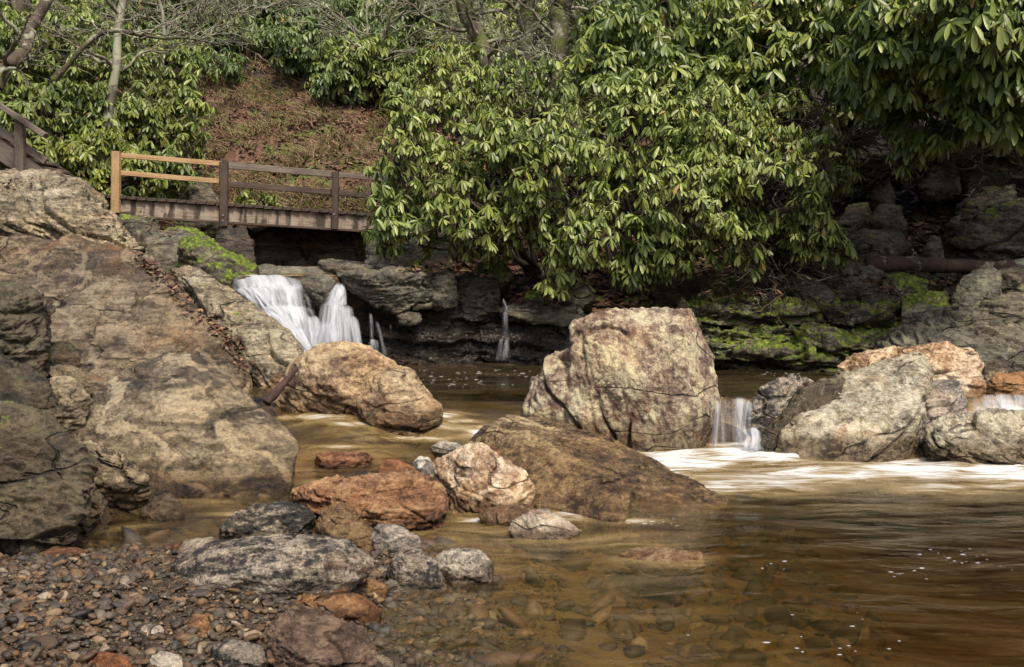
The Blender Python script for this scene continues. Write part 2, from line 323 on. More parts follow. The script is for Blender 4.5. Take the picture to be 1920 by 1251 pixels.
# water arriving above the falls
gx, gy = np.linspace(0, 1, 60), np.linspace(0, 1, 90)
GY, GX = np.meshgrid(gy, gx, indexing='ij'); yy = 10.55 + GY * 7.0
xx = (-2.75 + GX * 1.3) - .12 * (yy - 10.5)
zz = 1.11 + .012 * (yy - 10.5) + .01 * fbm(np.stack([xx * 2, yy * 4, 0 * xx], -1).reshape(-1, 3), 3).reshape(xx.shape)
tag(link('upstream_water', mesh_np('upstream_water', np.stack([xx, yy, zz], -1).reshape(-1, 3), [grid_faces(90, 60)], {'foam': (.5 * np.exp(-((yy - 10.5) / .6) ** 2)).ravel()}), M['water']), kind='structure')

# ------------------------------------------------------------------ rocks
def remesh(bm, vox):
    me = bpy.data.meshes.new("t"); bm.to_mesh(me); bm.free()
    o = bpy.data.objects.new("t", me); C.objects.link(o)
    md = o.modifiers.new("r", 'REMESH'); md.mode = 'VOXEL'; md.voxel_size = vox; md.adaptivity = 0
    dg = bpy.context.evaluated_depsgraph_get(); ev = o.evaluated_get(dg); em = ev.to_mesh()
    Vn = np.empty(len(em.vertices) * 3, np.float32); em.vertices.foreach_get("co", Vn)
    L = np.empty(len(em.loops), np.int32); em.loops.foreach_get("vertex_index", L)
    T = np.empty(len(em.polygons), np.int32); em.polygons.foreach_get("loop_total", T)
    Ed = np.empty(len(em.edges) * 2, np.int32); em.edges.foreach_get("vertices", Ed)
    ev.to_mesh_clear(); bpy.data.objects.remove(o); bpy.data.meshes.remove(me)
    st = np.concatenate([[0], np.cumsum(T)[:-1]]); fs = []
    for k in (3, 4):
        s_ = st[T == k]
        if len(s_): fs.append(L[s_[:, None] + np.arange(k)])
    return Vn.reshape(-1, 3).astype(float), fs, Ed.reshape(-1, 2)
def lap(V, E, it):
    cnt = np.bincount(E.ravel(), minlength=len(V))[:, None].clip(1)
    for _ in range(it):
        s = np.zeros_like(V)
        for k in range(3):
            s[:, k] = np.bincount(E[:, 0], V[E[:, 1], k], len(V)) + np.bincount(E[:, 1], V[E[:, 0], k], len(V))
        V = .4 * V + .6 * s / cnt
    return V
def vnorm(V, fs):
    n = np.zeros_like(V)
    for f in fs:
        a = np.cross(V[f[:, 2]] - V[f[:, 0]], V[f[:, -1]] - V[f[:, 1]])
        for k in range(f.shape[1]):
            for c in range(3): n[:, c] += np.bincount(f[:, k], a[:, c], len(V))
    return nrm(n)
def strata(p, d, th, warp=.5):
    t = p @ d / th + warp * fbm(p * .9 / max(th * 6, .3), 3)
    k = np.floor(t); f = t - k; wv = ss(0, .22, f)
    return (hsh(k - 1) * (1 - wv) + hsh(k) * wv) - .5 - .5 * np.exp(-((f - .05) / .07) ** 2)
NR = 0
def gd(u, v):
    ys = np.arange(2.6, 6.5, .02); z = np.maximum(terrain((u - 960) / F * ys, ys), -.03); k = np.nonzero(z >= HC - (v - VH) / F * ys)[0]; return float(ys[k[0]]) if len(k) else 6.
def rock(name, label, cat, outs, Db, mat, lean=.35, thick=None, bulge=None, st=((0, -.15, 1), .12, .5), amp=1., group=None, extra=(), cuts=10,
         sink=.12, seed=None, crk=1., vox=None, sm=1, cutd=.86):
    """outs: outlines in photograph pixels of one rock (several = several lobes of the same rock), each may be (outline, depth)."""
    global NR; NR += 1
    r = np.random.default_rng(NR * 13 if seed is None else seed)
    if not isinstance(outs[0], dict): outs = [outs]
    if Db is None: o_ = np.array(outs[0]); Db = gd(o_[:, 0].mean(), o_[:, 1].max()) + .01
    allp = []; tw = 0; body = bpy.data.meshes.new('t'); big = bmesh.new()
    for oi, o in enumerate(outs):
        db = Db; ln = lean; tk, bg = thick, bulge
        if isinstance(o, dict): db = o.get('D', Db); ln = o.get('lean', lean); tk = o.get('thick', thick); bg = o.get('bulge', bulge)
        X_ = o.get('X') if isinstance(outs[oi], dict) else None
        if isinstance(o, dict): o = o['o'] if 'o' in o else [x[:2] for x in X_]
        o = np.array(o, float); vb = o[:, 1].max(); c = o.mean(0)
        wid = min(np.ptp(o[:, 0]), np.ptp(o[:, 1]) * 1.6) / F * db
        tk = wid * .8 if tk is None else tk; bg = wid * .16 if bg is None else bg; tw = max(tw, wid)
        Dd = lambda v: db + ln * (vb - v) / F * db
        pts = []
        if X_ is not None:
            for (u, v, D) in X_:
                pts.append(P(u, v, D)); q = P(c[0] + (u - c[0]) * .9, c[1] + (v - c[1]) * .9, D + tk); pts.append(q)
                if v > c[1]: q = P(u, v, D); q[2] -= sink; pts.append(q)
        for (u, v) in (o if X_ is None else []):
            D = Dd(v); pts.append(P(u, v, D + bg * .6 * (v < vb - .3 * (vb - o[:, 1].min()))))
            if v > vb - .35 * (vb - o[:, 1].min()):
                q = P(u, v, D).copy(); q[2] -= sink; q[0] += (c[0] - u) / F * D * .05; pts.append(q)
        for s_, b_ in ((.72, .7), (.4, 1.0)):
            for (u, v) in (o if X_ is None else []):
                if r.random() < .75:
                    uu, v2 = c[0] + (u - c[0]) * s_, c[1] + (v - c[1]) * s_; pts.append(P(uu, v2, Dd(v2) - bg * b_ * r.uniform(.5, 1.05)))
        for (u, v) in (o if X_ is None else []):
            uu, v2 = c[0] + (u - c[0]) * .82, c[1] + (v - c[1]) * .85; D = Dd(v2) + tk * r.uniform(.8, 1.1); pts.append(P(uu, v2, D))
            if v > c[1]: q = P(uu, v2, D).copy(); q[2] -= sink * 1.5; pts.append(q)
        if oi == 0: pts += [P(*x) for x in extra]
        pts = np.array(pts)
        bm = bmesh.new(); vs = [bm.verts.new(p) for p in pts]
        res = bmesh.ops.convex_hull(bm, input=vs)
        bad = [v for v in res['geom_interior'] if isinstance(v, bmesh.types.BMVert)]
        bmesh.ops.delete(bm, geom=list(set(bad)), context='VERTS')
        bmesh.ops.delete(bm, geom=[v for v in bm.verts if not v.link_faces], context='VERTS')
        cen = pts.mean(0)
        for _ in range(cuts):            # chip planar facets off the block
            d = nrm(r.normal(size=3) * np.array([.42, .3, .42])); d[1] = -abs(d[1]) - .5; d = nrm(d)
            h = ((np.array([v.co for v in bm.verts]) - cen) @ d).max(); sup = cen + d * h * (1 - (1 - cutd) * r.uniform(.4, 1.5))
            x = bmesh.ops.bisect_plane(bm, geom=list(bm.verts) + list(bm.edges) + list(bm.faces), plane_co=sup, plane_no=d, clear_outer=True)
            ed = [k for k in x['geom_cut'] if isinstance(k, bmesh.types.BMEdge)]
            if ed: bmesh.ops.contextual_create(bm, geom=ed)
        bmesh.ops.recalc_face_normals(bm, faces=bm.faces); bm.to_mesh(body); bm.free(); big.from_mesh(body); allp.append(pts)
    bm = big; bpy.data.meshes.remove(body)
    ap = np.concatenate(allp); ext = np.ptp(ap, axis=0); size = float(np.sort(ext)[1])
    v_ = vox or max(Db / 1081 * 1.45, float(np.max(ext)) / 260)
    Vt, fs, E = remesh(bm, v_)
    Vt = lap(Vt, E, sm)
    n = vnorm(Vt, fs); sd = r.uniform(0, 60, 3); q = Vt + sd
    A = size * .055 * amp; sdv = nrm(np.array(st[0], float)); qs = q + sdv * ((q @ sdv) * 1.8)[:, None]      # squeezed along the bedding
    def terr(x, k, a_=.40, b_=.58): t_ = x * k; f_ = np.floor(t_); return (f_ + ss(a_, b_, t_ - f_)) / k
    d = A * .42 * terr(fbm(qs * 1.3 / size, 3), 2.6) + A * .40 * terr(fbm(qs * 4.2 / size + 20, 4), 2.6, .44, .54) + A * .26 * (ridged(qs * 5 / size, 4) - .6) + A * .24 * fbm(qs * 18 / size, 4)
    d = d + A * st[2] * .8 * strata(q, sdv, st[1]) + A * st[2] * .4 * strata(q + 7, nrm(sdv + .12), st[1] * .33)
    c_ = perlin(qs * 1.5 / size + 31) + .07 * perlin(q * 6 / size); msk = ss(-.15, .05, perlin(q * 1.3 / size + 3))
    d = d - A * 1.1 * crk * np.exp(-(c_ / .022) ** 2) * msk + A * .45 * crk * ss(-.03, .03, c_) * msk
    c_ = perlin(qs * 2.1 / size + 61) + .06 * perlin(q * 9 / size); d = d - A * .45 * crk * np.exp(-(c_ / .035) ** 2) * ss(0, .2, perlin(q * 2 / size + 13))
    Vt = Vt + n * d[:, None]
    base = np.array([Vt[:, 0].mean(), Vt[:, 1].mean(), Vt[:, 2].min()])
    ob = link(name, mesh_np(name, Vt - base, fs), M[mat], loc=base)
    if label: tag(ob, label, cat, group)
    return ob

# --- left bedrock slabs and boulders
rock('bedrock_ledge', 'jagged brown rock ledge at upper left, below the wooden stair', 'rock', [(-120, 345), (0, 334), (88, 338), (146, 353), (180, 387), (215, 422), (262, 480), (257, 494), (180, 474), (115, 464), (0, 448), (-120, 430)], 10.2, 'slabpale', lean=.9, thick=1.6, bulge=.25, st=((.45, -.2, .85), .13, 1.2), sink=.3, amp=.9)
rock('rock_slab', 'broad smooth brown slab sloping down to the stream at left, striped with pale veins', 'rock', [(-200, 440), (0, 446), (130, 455), (262, 478), (300, 510), (345, 553), (422, 645), (470, 706), (455, 716), (380, 735), (200, 745), (60, 730), (-200, 700)], 7.6, 'slab', lean=1.7, thick=1.2, bulge=.05, st=((.5, -.5, .7), .14, 1.6), sink=.4, amp=.36, cuts=0, crk=.8)
rock('tilted_slab', 'long pale narrow slab leaning down left of the waterfall', 'rock', [(316, 500), (368, 504), (407, 530), (453, 561), (502, 603), (578, 665), (550, 684), (518, 714), (468, 668), (403, 592), (345, 535)], 8.1, 'slabpale', lean=1.1, thick=.7, bulge=.10, st=((.6, -.2, .75), .12, .5), amp=.7, cuts=0, sink=.25)
rock('bedrock_outcrop', 'large tan bedrock hump with wavy pale bands rising from the water at left', 'rock', [(310, 657), (370, 664), (420, 705), (457, 741), (495, 776), (537, 807), (560, 835), (552, 880), (545, 918), (500, 938), (330, 946), (280, 955), (180, 905), (112, 850), (96, 826), (153, 776), (192, 737), (238, 695)], 5.55, 'front', lean=1.25, thick=.7, bulge=.10, st=((.35, -.3, .85), .14, 1.0), amp=.28, crk=1.5, cuts=3, cutd=.96, sink=.25)
rock('mossy_boulder', 'dark mossy boulder at the left edge, above two others', 'boulder', [(-120, 540), (0, 532), (50, 536), (80, 550), (95, 584), (92, 630), (71, 684), (57, 691), (0, 665), (-120, 660)], 6.3, 'darkl', lean=.1, thick=.9, sink=.25)
rock('dark_boulder', 'dark boulder at the left edge with a sloping brown top, below the mossy one', 'boulder', [(-120, 660), (0, 667), (58, 703), (94, 734), (115, 776), (111, 799), (84, 820), (0, 800), (-120, 790)], 5.5, 'darkl', lean=.4, thick=.8, sink=.3)
rock('brown_boulder', 'big brown boulder in the lower left corner of the bedrock, beside the pebbles', 'boulder', [{'o': [(-140, 770), (0, 765), (60, 800), (110, 845), (150, 880), (140, 960), (150, 1035), (100, 1045), (-140, 1050)], 'D': 4.35, 'lean': .55, 'thick': .8}, {'o': [(90, 850), (150, 880), (185, 930), (199, 975), (193, 992), (140, 1005), (80, 980)], 'D': 4.85, 'lean': .4, 'thick': .5}], 4.35, 'darkl', sink=.15, st=((.3, -.3, .9), .15, .6))
rock('small_boulder', 'small tan boulder wedged between the dark boulders and the bedrock hump', 'boulder', [(82, 712), (100, 705), (130, 706), (153, 722), (169, 747), (153, 775), (127, 788), (100, 780)], 6.0, 'front', lean=.3)
rock('flat_rock', 'small dark flat rock wedged behind the mossy boulder', 'rock', [(76, 655), (100, 642), (128, 641), (148, 661), (150, 684), (110, 690), (76, 680)], 6.9, 'darkl')
rock('layered_rock', 'dark layered rock lying on the slab above the small tan boulder', 'rock', [(70, 685), (130, 688), (200, 722), (212, 735), (165, 748), (90, 715)], 6.6, 'slab', st=((.3, -.1, 1), .05, 1.))
rock('low_boulder', 'rounded dark boulder at the foot of the tan bedrock hump', 'boulder', [(125, 852), (165, 829), (215, 848), (268, 894), (287, 920), (265, 942), (199, 936), (150, 895)], 5.25, 'front', lean=.3, thick=.5, bulge=.12)
rock('water_edge_rock', 'small pointed tan rock at the waterline below the bedrock hump', 'rock', [(262, 965), (285, 938), (307, 920), (336, 942), (345, 958), (300, 972)], 5.1, 'front', lean=.9)
# --- mid-stream rocks
rock('golden_boulder', 'golden brown humped boulder in front of the waterfall', 'boulder', [{'o': [(508, 748), (524, 712), (545, 675), (590, 650), (650, 643), (700, 655), (735, 680), (740, 700), (700, 772), (620, 766), (560, 752)], 'D': 7.35}, {'o': [(655, 775), (665, 710), (720, 690), (770, 702), (795, 738), (824, 768), (790, 778), (700, 778)], 'D': 7.25, 'lean': .6}], 7.35, 'gold', lean=.45, thick=.9, bulge=.2, st=((.2, -.6, .7), .16, .5), amp=.65, sink=.4)
rock('tall_boulder', 'tall blocky pale boulder with a flat top standing in mid stream', 'boulder', [{'X': [(1072, 603, 7.3), (1110, 588, 7.35), (1190, 576, 7.42), (1240, 581, 7.36), (1294, 581, 7.45), (1308, 612, 7.47), (1334, 670, 7.47), (1349, 745, 7.42), (1348, 795, 7.4), (1328, 834, 7.32), (1272, 622, 7.17), (1300, 760, 7.06), (1300, 838, 7.10), (1070, 690, 7.25), (1066, 775, 7.25), (1100, 808, 7.2), (1165, 831, 7.18), (1250, 841, 7.12), (1180, 700, 7.10)], 'thick': .9}, {'o': [(990, 775), (1003, 712), (1030, 672), (1072, 656), (1100, 690), (1110, 790), (1050, 798), (1010, 788)], 'D': 7.3, 'lean': .2, 'thick': .5, 'bulge': .08}, {'o': [(1150, 828), (1180, 790), (1240, 765), (1300, 770), (1312, 800), (1300, 836), (1230, 842)], 'D': 7.12, 'lean': .5, 'thick': .4, 'bulge': .03}], 7.22, 'tall', st=((.95, -.2, .25), .3, .35), amp=.48, crk=2.0, sink=.2, cuts=2, cutd=.95)
rock('leaning_boulder', 'large pale grey boulder with a slanting face, right of the tall boulder', 'boulder', [{'X': [(1452, 852, 6.95), (1463, 805, 7.0), (1526, 766, 7.15), (1584, 713, 7.5), (1637, 682, 7.68), (1712, 660, 7.75), (1746, 668, 7.7), (1726, 705, 7.3), (1724, 752, 7.0), (1700, 800, 6.85), (1680, 852, 6.75), (1622, 867, 6.66), (1507, 864, 6.75), (1600, 760, 7.0)], 'thick': .5}, {'o': [(1600, 864), (1680, 780), (1722, 752), (1738, 766), (1712, 818), (1680, 850), (1640, 866)], 'D': 6.75, 'lean': .5, 'thick': .3, 'bulge': .04}], 6.85, 'pale', st=((-.6, -.4, .7), .10, .5), amp=.55, crk=2.0, sink=.15, cuts=2, cutd=.96)
rock('slanted_slab', 'grey brown slab leaning behind the pale slanting boulder, on its left side', 'rock', [(1414, 845), (1440, 800), (1500, 735), (1540, 714), (1600, 708), (1580, 790), (1500, 850)], 7.0, 'bankgrey', lean=.6, thick=.5, bulge=.06, st=((-.7, -.2, .6), .06, .8), cuts=2)
rock('chute_rock', 'brown rock beside the small chute, right of the tall boulder', 'rock', [(1406, 812), (1407, 757), (1438, 726), (1484, 707), (1530, 716), (1510, 745), (1468, 775), (1445, 812), (1425, 822)], 7.3, 'gneiss', lean=.4, thick=.5, st=((-.6, -.3, .7), .07, .8))
rock('rusty_boulder', 'rust orange knobbly boulder behind the pale slanting boulder', 'boulder', [{'o': [(1568, 709), (1580, 690), (1603, 672), (1653, 661), (1700, 655), (1700, 700), (1600, 712)], 'D': 8.0}, {'o': [(1690, 662), (1752, 651), (1825, 661), (1860, 703), (1845, 728), (1798, 740), (1720, 730)], 'D': 7.9}], 8.0, 'rusty', lean=.4, thick=.6, sink=.3)
rock('folded_rock', 'grey folded rock between the pale slanting boulder and the side cascade', 'rock', [(1722, 772), (1730, 735), (1748, 715), (1798, 718), (1815, 772), (1775, 790), (1740, 805)], 7.2, 'grey', lean=.4, thick=.5, st=((-.3, -.2, .9), .06, 1.))
rock('wet_rock', 'dark wet rock under the folded grey rock at the foam', 'rock', [(1700, 835), (1715, 800), (1750, 780), (1790, 785), (1795, 810), (1760, 838)], 7.05, 'gneiss', lean=.4)
rock('rounded_boulder', 'pale grey rounded boulder with dark folded bands at the right edge', 'boulder', [(1738, 838), (1750, 805), (1790, 782), (1830, 775), (1920, 780), (2010, 800), (2010, 885), (1900, 878), (1800, 864), (1745, 852)], 6.6, 'pale', lean=.6, thick=.8, bulge=.14, st=((.35, -.3, .8), .12, .9), cuts=3)
rock('grey_boulder', 'large smooth grey boulder with lichen on the right bank, behind the rusty boulder', 'boulder', [(1640, 672), (1690, 622), (1760, 597), (1840, 585), (1900, 598), (2020, 640), (2020, 740), (1900, 720), (1850, 690), (1700, 690)], 8.7, 'bankgrey', lean=.9, thick=1.0, bulge=.25, st=((.25, -.2, .9), .1, .6), sink=.4, cuts=3)
rock('edge_rock', 'orange brown rock at the right edge above the side cascade', 'rock', [(1850, 742), (1868, 706), (1920, 702), (2000, 705), (2000, 770), (1900, 762)], 7.5, 'brown', lean=.4, sink=.2)
rock('flat_slab', 'small flat tan slab resting at the foot of the large grey boulder', 'rock', [(1843, 686), (1870, 677), (1897, 679), (1897, 702), (1860, 708), (1848, 700)], 7.9, 'front')
rock('sloping_rock', 'long wet brown rock sloping down to the right in the middle of the stream', 'rock', [{'X': [(1155, 980, 5.1), (1060, 952, 5.35), (960, 930, 5.55), (890, 870, 6.0), (880, 825, 6.2), (1150, 905, 5.32), (1060, 862, 5.55), (960, 822, 5.9), (905, 803, 6.2), (1000, 784, 6.6), (1070, 800, 6.5), (1140, 830, 6.3), (950, 781, 6.4), (1175, 930, 5.3)], 'thick': .4}, {'X': [(1060, 800, 6.5), (1150, 828, 6.35), (1200, 853, 6.2), (1262, 887, 6.0), (1320, 918, 5.75), (1362, 943, 5.5), (1190, 893, 5.75), (1250, 928, 5.6), (1310, 957, 5.4), (1200, 958, 5.5), (1050, 845, 6.0)], 'thick': .3}], 5.3, 'mid', st=((-.35, -.6, .7), .12, .5), amp=.42, sink=.15, cuts=2, cutd=.96, crk=1.8)
rock('orange_boulder', 'white and orange boulder leaning on the long wet sloping rock', 'boulder', [(811, 892), (815, 863), (850, 845), (880, 833), (905, 838), (950, 865), (985, 890), (1001, 925), (962, 948), (890, 950), (840, 928)], 5.3, 'rusty', lean=.5, bulge=.12, st=((.3, -.5, .7), .08, .6))
rock('rust_slab', 'long rust orange slab with layered front at the water edge', 'rock', [(529, 930), (600, 905), (690, 891), (790, 886), (826, 915), (836, 958), (820, 982), (770, 997), (690, 978), (590, 962)], 4.9, 'orange', lean=.8, thick=.35, bulge=.08, st=((.05, -.2, 1), .045, 1.1), sink=.06)
rock('dark_cobble', 'dark speckled rock behind the big black and white banded boulder', 'rock', [(411, 998), (430, 970), (480, 945), (540, 944), (580, 955), (593, 975), (582, 1006), (500, 1014)], 4.7, 'gneiss', lean=.5, thick=.25, sink=.06)
rock('tan_boulder', 'rounded orange tan stone behind the right end of the banded boulder', 'rock', [(583, 1000), (610, 957), (640, 947), (670, 968), (700, 995), (719, 1020), (710, 1037), (650, 1035)], 4.5, 'gold', lean=.5, thick=.22, sink=.06)
rock('banded_boulder', 'big long black and white banded boulder on the pebble beach', 'boulder', [(324, 1062), (345, 1035), (400, 1015), (480, 1007), (560, 1004), (650, 1012), (700, 1045), (703, 1068), (650, 1100), (560, 1112), (400, 1126), (345, 1112)], None, 'gneiss', lean=.7, thick=.3, bulge=.10, st=((.1, -.3, .95), .06, .4), amp=.42, sink=.02, cuts=4, cutd=.95)
rock('plum_rock', 'angular purple brown rock at the bottom edge of the pebble beach', 'rock', [(500, 1185), (545, 1130), (600, 1145), (680, 1178), (702, 1215), (702, 1290), (500, 1290)], None, 'plum', lean=.5, thick=.3, bulge=.06, sink=.04)
rock('brown_slab', 'flat brown slab half under the banded boulder', 'rock', [(540, 1125), (600, 1108), (640, 1102), (672, 1113), (714, 1145), (714, 1164), (640, 1172), (560, 1155)], None, 'brown', lean=.8, thick=.2, sink=.03)
rock('grey_brown_stone', 'lumpy dark grey and tan stone right of the banded boulder', 'rock', [(724, 1072), (745, 1045), (785, 1034), (815, 1060), (839, 1095), (830, 1117), (795, 1124), (740, 1100)], None, 'gneiss', lean=.5, sink=.05)
rock('speckled_stone', 'salt and pepper speckled stone in the shallows right of the beach', 'rock', [(812, 1048), (835, 1035), (860, 1031), (900, 1035), (926, 1060), (920, 1080), (870, 1093), (825, 1075)], 4.1, 'speckled', lean=.5, sink=.05)
rock('grey_stone', 'smooth grey stone between the tan stone and the rust orange slab', 'rock', [(690, 1003), (705, 985), (750, 988), (785, 1010), (794, 1030), (770, 1040), (720, 1032)], 4.45, 'grey', lean=.5, sink=.05)
rock('wedge_stone', 'wedge shaped grey and tan stone alone in the shallow water', 'rock', [(952, 992), (960, 975), (1000, 960), (1030, 957), (1060, 975), (1090, 996), (1060, 1007), (980, 1015)], 4.75, 'grey', lean=.6, sink=.05, st=((.5, -.3, .7), .05, .7))
rock('drowned_stone', 'pale rust stone just under the water surface in the lower pool', 'rock', [(1160, 1040), (1190, 1028), (1260, 1030), (1310, 1042), (1320, 1056), (1270, 1066), (1190, 1060)], 4.38, 'rusty', lean=1.5, sink=.06, thick=.15)
rock('drowned_tan_stone', 'tan stone barely covered by water behind the wedge shaped stone', 'rock', [(895, 965), (930, 948), (980, 945), (1015, 960), (1000, 975), (930, 978)], 5.0, 'gold', lean=1.2, sink=.06)
rock('flat_stone', 'flat rust and grey stone lying alone in the riffle', 'rock', [(583, 862), (590, 851), (640, 848), (690, 848), (706, 858), (690, 872), (600, 878)], 6.4, 'redbrown', lean=.5, thick=.18, sink=.05, st=((0, -.2, 1), .03, 1.))
rock('red_stone', 'dark red stone behind the rust orange slab', 'rock', [(705, 878), (720, 863), (750, 862), (785, 878), (780, 896), (710, 894)], 5.95, 'redbrown', lean=.5, sink=.04)
rock('white_pebble', 'small white stone left of the white and orange boulder', 'stone', [(772, 868), (785, 855), (805, 857), (812, 868), (800, 884), (780, 882)], 5.95, 'white', lean=.5, sink=.04, st=((0, 0, 1), .1, .1))
rock('blue_grey_stone', 'small blue grey stone touching the white stone', 'stone', [(786, 882), (800, 866), (818, 866), (820, 885), (800, 890)], 5.8, 'grey', lean=.5, sink=.04)
rock('grey_flat_stone', 'small dark grey stone in the riffle above the white and orange boulder', 'stone', [(805, 838), (825, 828), (855, 829), (872, 838), (850, 851), (815, 850)], 6.85, 'speckled', lean=.4, sink=.04)
rock('tucked_stone', 'small pink stone tucked between the white and orange boulder and the sloping rock', 'stone', [(910, 850), (925, 834), (938, 845), (943, 868), (925, 872)], 5.6, 'orange', lean=.3, sink=.03)
# beach stones, each its own thing
for i, (o, D, mt, lb) in enumerate([
    ([(672, 1100), (690, 1085), (725, 1095), (728, 1112), (690, 1122)], 3.85, 'brown', 'smooth brown stone in front of the right end of the banded boulder'),
    ([(698, 1075), (715, 1060), (728, 1068), (724, 1088), (702, 1088)], 4.0, 'gneiss', 'small black stone at the right tip of the banded boulder'),
    ([(715, 1095), (735, 1085), (770, 1112), (768, 1124), (735, 1118)], 3.85, 'gneiss', 'dark long stone leaning on the lumpy dark grey stone'),
    ([(352, 1170), (365, 1150), (385, 1155), (398, 1185), (380, 1202), (352, 1195)], 3.5, 'brown', 'round tan stone with a pale cap in the pebbles below the banded boulder'),
    ([(260, 1178), (285, 1165), (308, 1180), (300, 1200), (268, 1198)], 3.5, 'grey', 'grey angular stone among the pebbles left of the round tan stone'),
    ([(395, 1215), (430, 1198), (490, 1210), (502, 1240), (460, 1262), (400, 1250)], 3.3, 'gneiss', 'dark green grey stone beside the purple brown rock'),
    ([(70, 1040), (100, 1024), (150, 1028), (168, 1040), (120, 1046), (85, 1050)], 4.35, 'orange', 'flat orange stone at the foot of the big brown boulder'),
    ([(255, 1052), (270, 1045), (295, 1050), (290, 1062), (262, 1062)], 4.25, 'gold', 'small yellow stone left of the banded boulder'),
    ([(160, 1240), (190, 1222), (240, 1232), (250, 1262), (170, 1264)], 3.25, 'redbrown', 'dark red brown stone at the bottom edge of the beach'),
    ([(272, 1242), (300, 1220), (340, 1232), (345, 1262), (280, 1264)], 3.25, 'grey', 'pale grey stone at the bottom edge of the beach'),
    ([(490, 1150), (505, 1138), (520, 1145), (512, 1160)], 3.65, 'gneiss', 'little dark speckled stone behind the purple brown rock'),
    ([(300, 1025), (330, 1018), (380, 1022), (372, 1034), (320, 1036)], 4.5, 'brown', 'flat brown stone at the water edge behind the banded boulder'),
    ([(420, 1022), (370, 1030), (350, 1042), (330, 1040), (345, 1015), (395, 1008)], 4.55, 'grey', 'flat grey stone half covered by the banded boulder'),
    ([(680, 1240), (700, 1228), (735, 1236), (742, 1258), (690, 1266)], 3.25, 'speckled', 'speckled stone in the shallows at the bottom edge')]):
    rock('beach_stone', lb, 'stone', o, None, mt, lean=.6, sink=.03, group='larger stones on the pebble beach', cuts=4)

# --- rocks of the far side
far = 'rocks of the far bank'
rock('cascade_rock', 'dark wet bedrock under the waterfall', 'rock', [{'o': [(415, 560), (440, 527), (480, 521), (590, 524), (600, 545), (600, 590), (460, 590)], 'D': 10.28, 'lean': .8, 'thick': 1.0}, {'o': [(440, 600), (460, 575), (600, 575), (625, 640), (625, 690), (500, 690)], 'D': 10.0, 'lean': .6, 'thick': 1.0}, {'o': [(590, 560), (640, 545), (720, 575), (760, 640), (755, 690), (590, 690)], 'D': 10.1, 'lean': .5, 'thick': 1.2}], 9.95, 'ledge', st=((0, -.3, 1), .14, 1.), sink=.3, amp=.8)
rock('divider_rock', 'brown rock splitting the waterfall at its top', 'rock', [(562, 525), (580, 516), (618, 517), (632, 530), (620, 556), (590, 550)], 9.95, 'greyledge', lean=.3)
rock('thin_slab', 'thin flat stone slab balanced at the top of the waterfall', 'rock', [(593, 491), (640, 489), (690, 496), (712, 504), (690, 512), (640, 511), (600, 500)], 10.1, 'greyledge', lean=.6, thick=.5, sink=.03, st=((0, -.1, 1), .04, .8))
rock('grey_block', 'big grey overhanging block right of the waterfall', 'rock', [(630, 516), (660, 507), (740, 505), (795, 512), (812, 566), (770, 576), (700, 562), (655, 545)], 9.9, 'greyledge', lean=-.25, thick=.9, sink=.03, cuts=3)
rock('square_block', 'smaller grey block beside the big overhanging block', 'rock', [(797, 516), (850, 505), (860, 570), (820, 580), (800, 566)], 9.95, 'greyledge', lean=0, thick=.7, sink=.03)
rock('wet_ledge', 'dark layered wet ledge behind the pool, right of the waterfall', 'rock', [{'o': [(660, 585), (760, 570), (880, 572), (930, 590), (935, 690), (660, 690)], 'D': 9.95, 'lean': .5, 'thick': 1.2}, {'o': [(860, 600), (950, 585), (1100, 595), (1110, 692), (860, 692)], 'D': 10.0, 'lean': .6, 'thick': 1.2}], 9.95, 'ledge', st=((.05, -.15, 1), .10, 2.2), sink=.3, amp=.9, bulge=.1)
rock('brown_block', 'red brown block sitting on the wet ledge right of the waterfall', 'rock', [(742, 592), (765, 584), (790, 588), (792, 602), (770, 608), (745, 604)], 9.75, 'bank', sink=.02)
rock('shadow_rock', 'dark rock shelf just above the trickle', 'rock', [(850, 520), (890, 512), (940, 530), (935, 575), (880, 585), (850, 570)], 10.1, 'ledge', thick=.7)
rock('ledge_shelf', 'thin brown rock shelf right of the trickle', 'rock', [(930, 580), (1000, 572), (1090, 580), (1100, 605), (1000, 602), (935, 598)], 10.0, 'greyledge', lean=.8, thick=.7, sink=.03)
rock('moss_stone', 'stone with a bright moss cap on the leafy bank left of the tall boulder', 'rock', [(980, 562), (990, 545), (1010, 545), (1022, 570), (1000, 580), (985, 576)], 10.1, 'mossy', sink=.03)
rock('bank_boulder', 'dark angular boulder on the leafy bank above the tall boulder', 'rock', [(1055, 560), (1070, 535), (1100, 528), (1118, 545), (1112, 572), (1080, 580)], 10.3, 'bank', sink=.05)
for o, D, mt, ln, lb in [
    ([(1240, 600), (1300, 572), (1330, 550), (1440, 546), (1532, 563), (1538, 588), (1440, 602), (1320, 596)], 9.75, 'mossy', .9, 'pale and mossy top slab of the ledge behind the tall boulder'),
    ([(1528, 600), (1540, 572), (1600, 560), (1650, 573), (1718, 603), (1690, 628), (1600, 622)], 9.8, 'mossy', .7, 'mossy slab at the right end of the ledge'),
    ([(1290, 600), (1420, 598), (1550, 606), (1610, 622), (1540, 652), (1300, 648)], 9.6, 'mossy', .3, 'dark middle layer of the mossy ledge'),
    ([(1490, 660), (1530, 632), (1610, 618), (1690, 632), (1680, 664), (1560, 680)], 9.35, 'mossbright', .8, 'bright green moss covered slab low on the ledge'),
    ([(1260, 692), (1260, 645), (1520, 648), (1670, 662), (1660, 694)], 9.45, 'mossy', .2, 'dark lowest layer of the mossy ledge at the pool')]:
    rock('ledge_slab', lb, 'rock', o, D, mt, lean=ln * .7, thick=1.0, st=((.02, -.1, 1), .11, 2.2), amp=1.8, sink=.1, cuts=3)
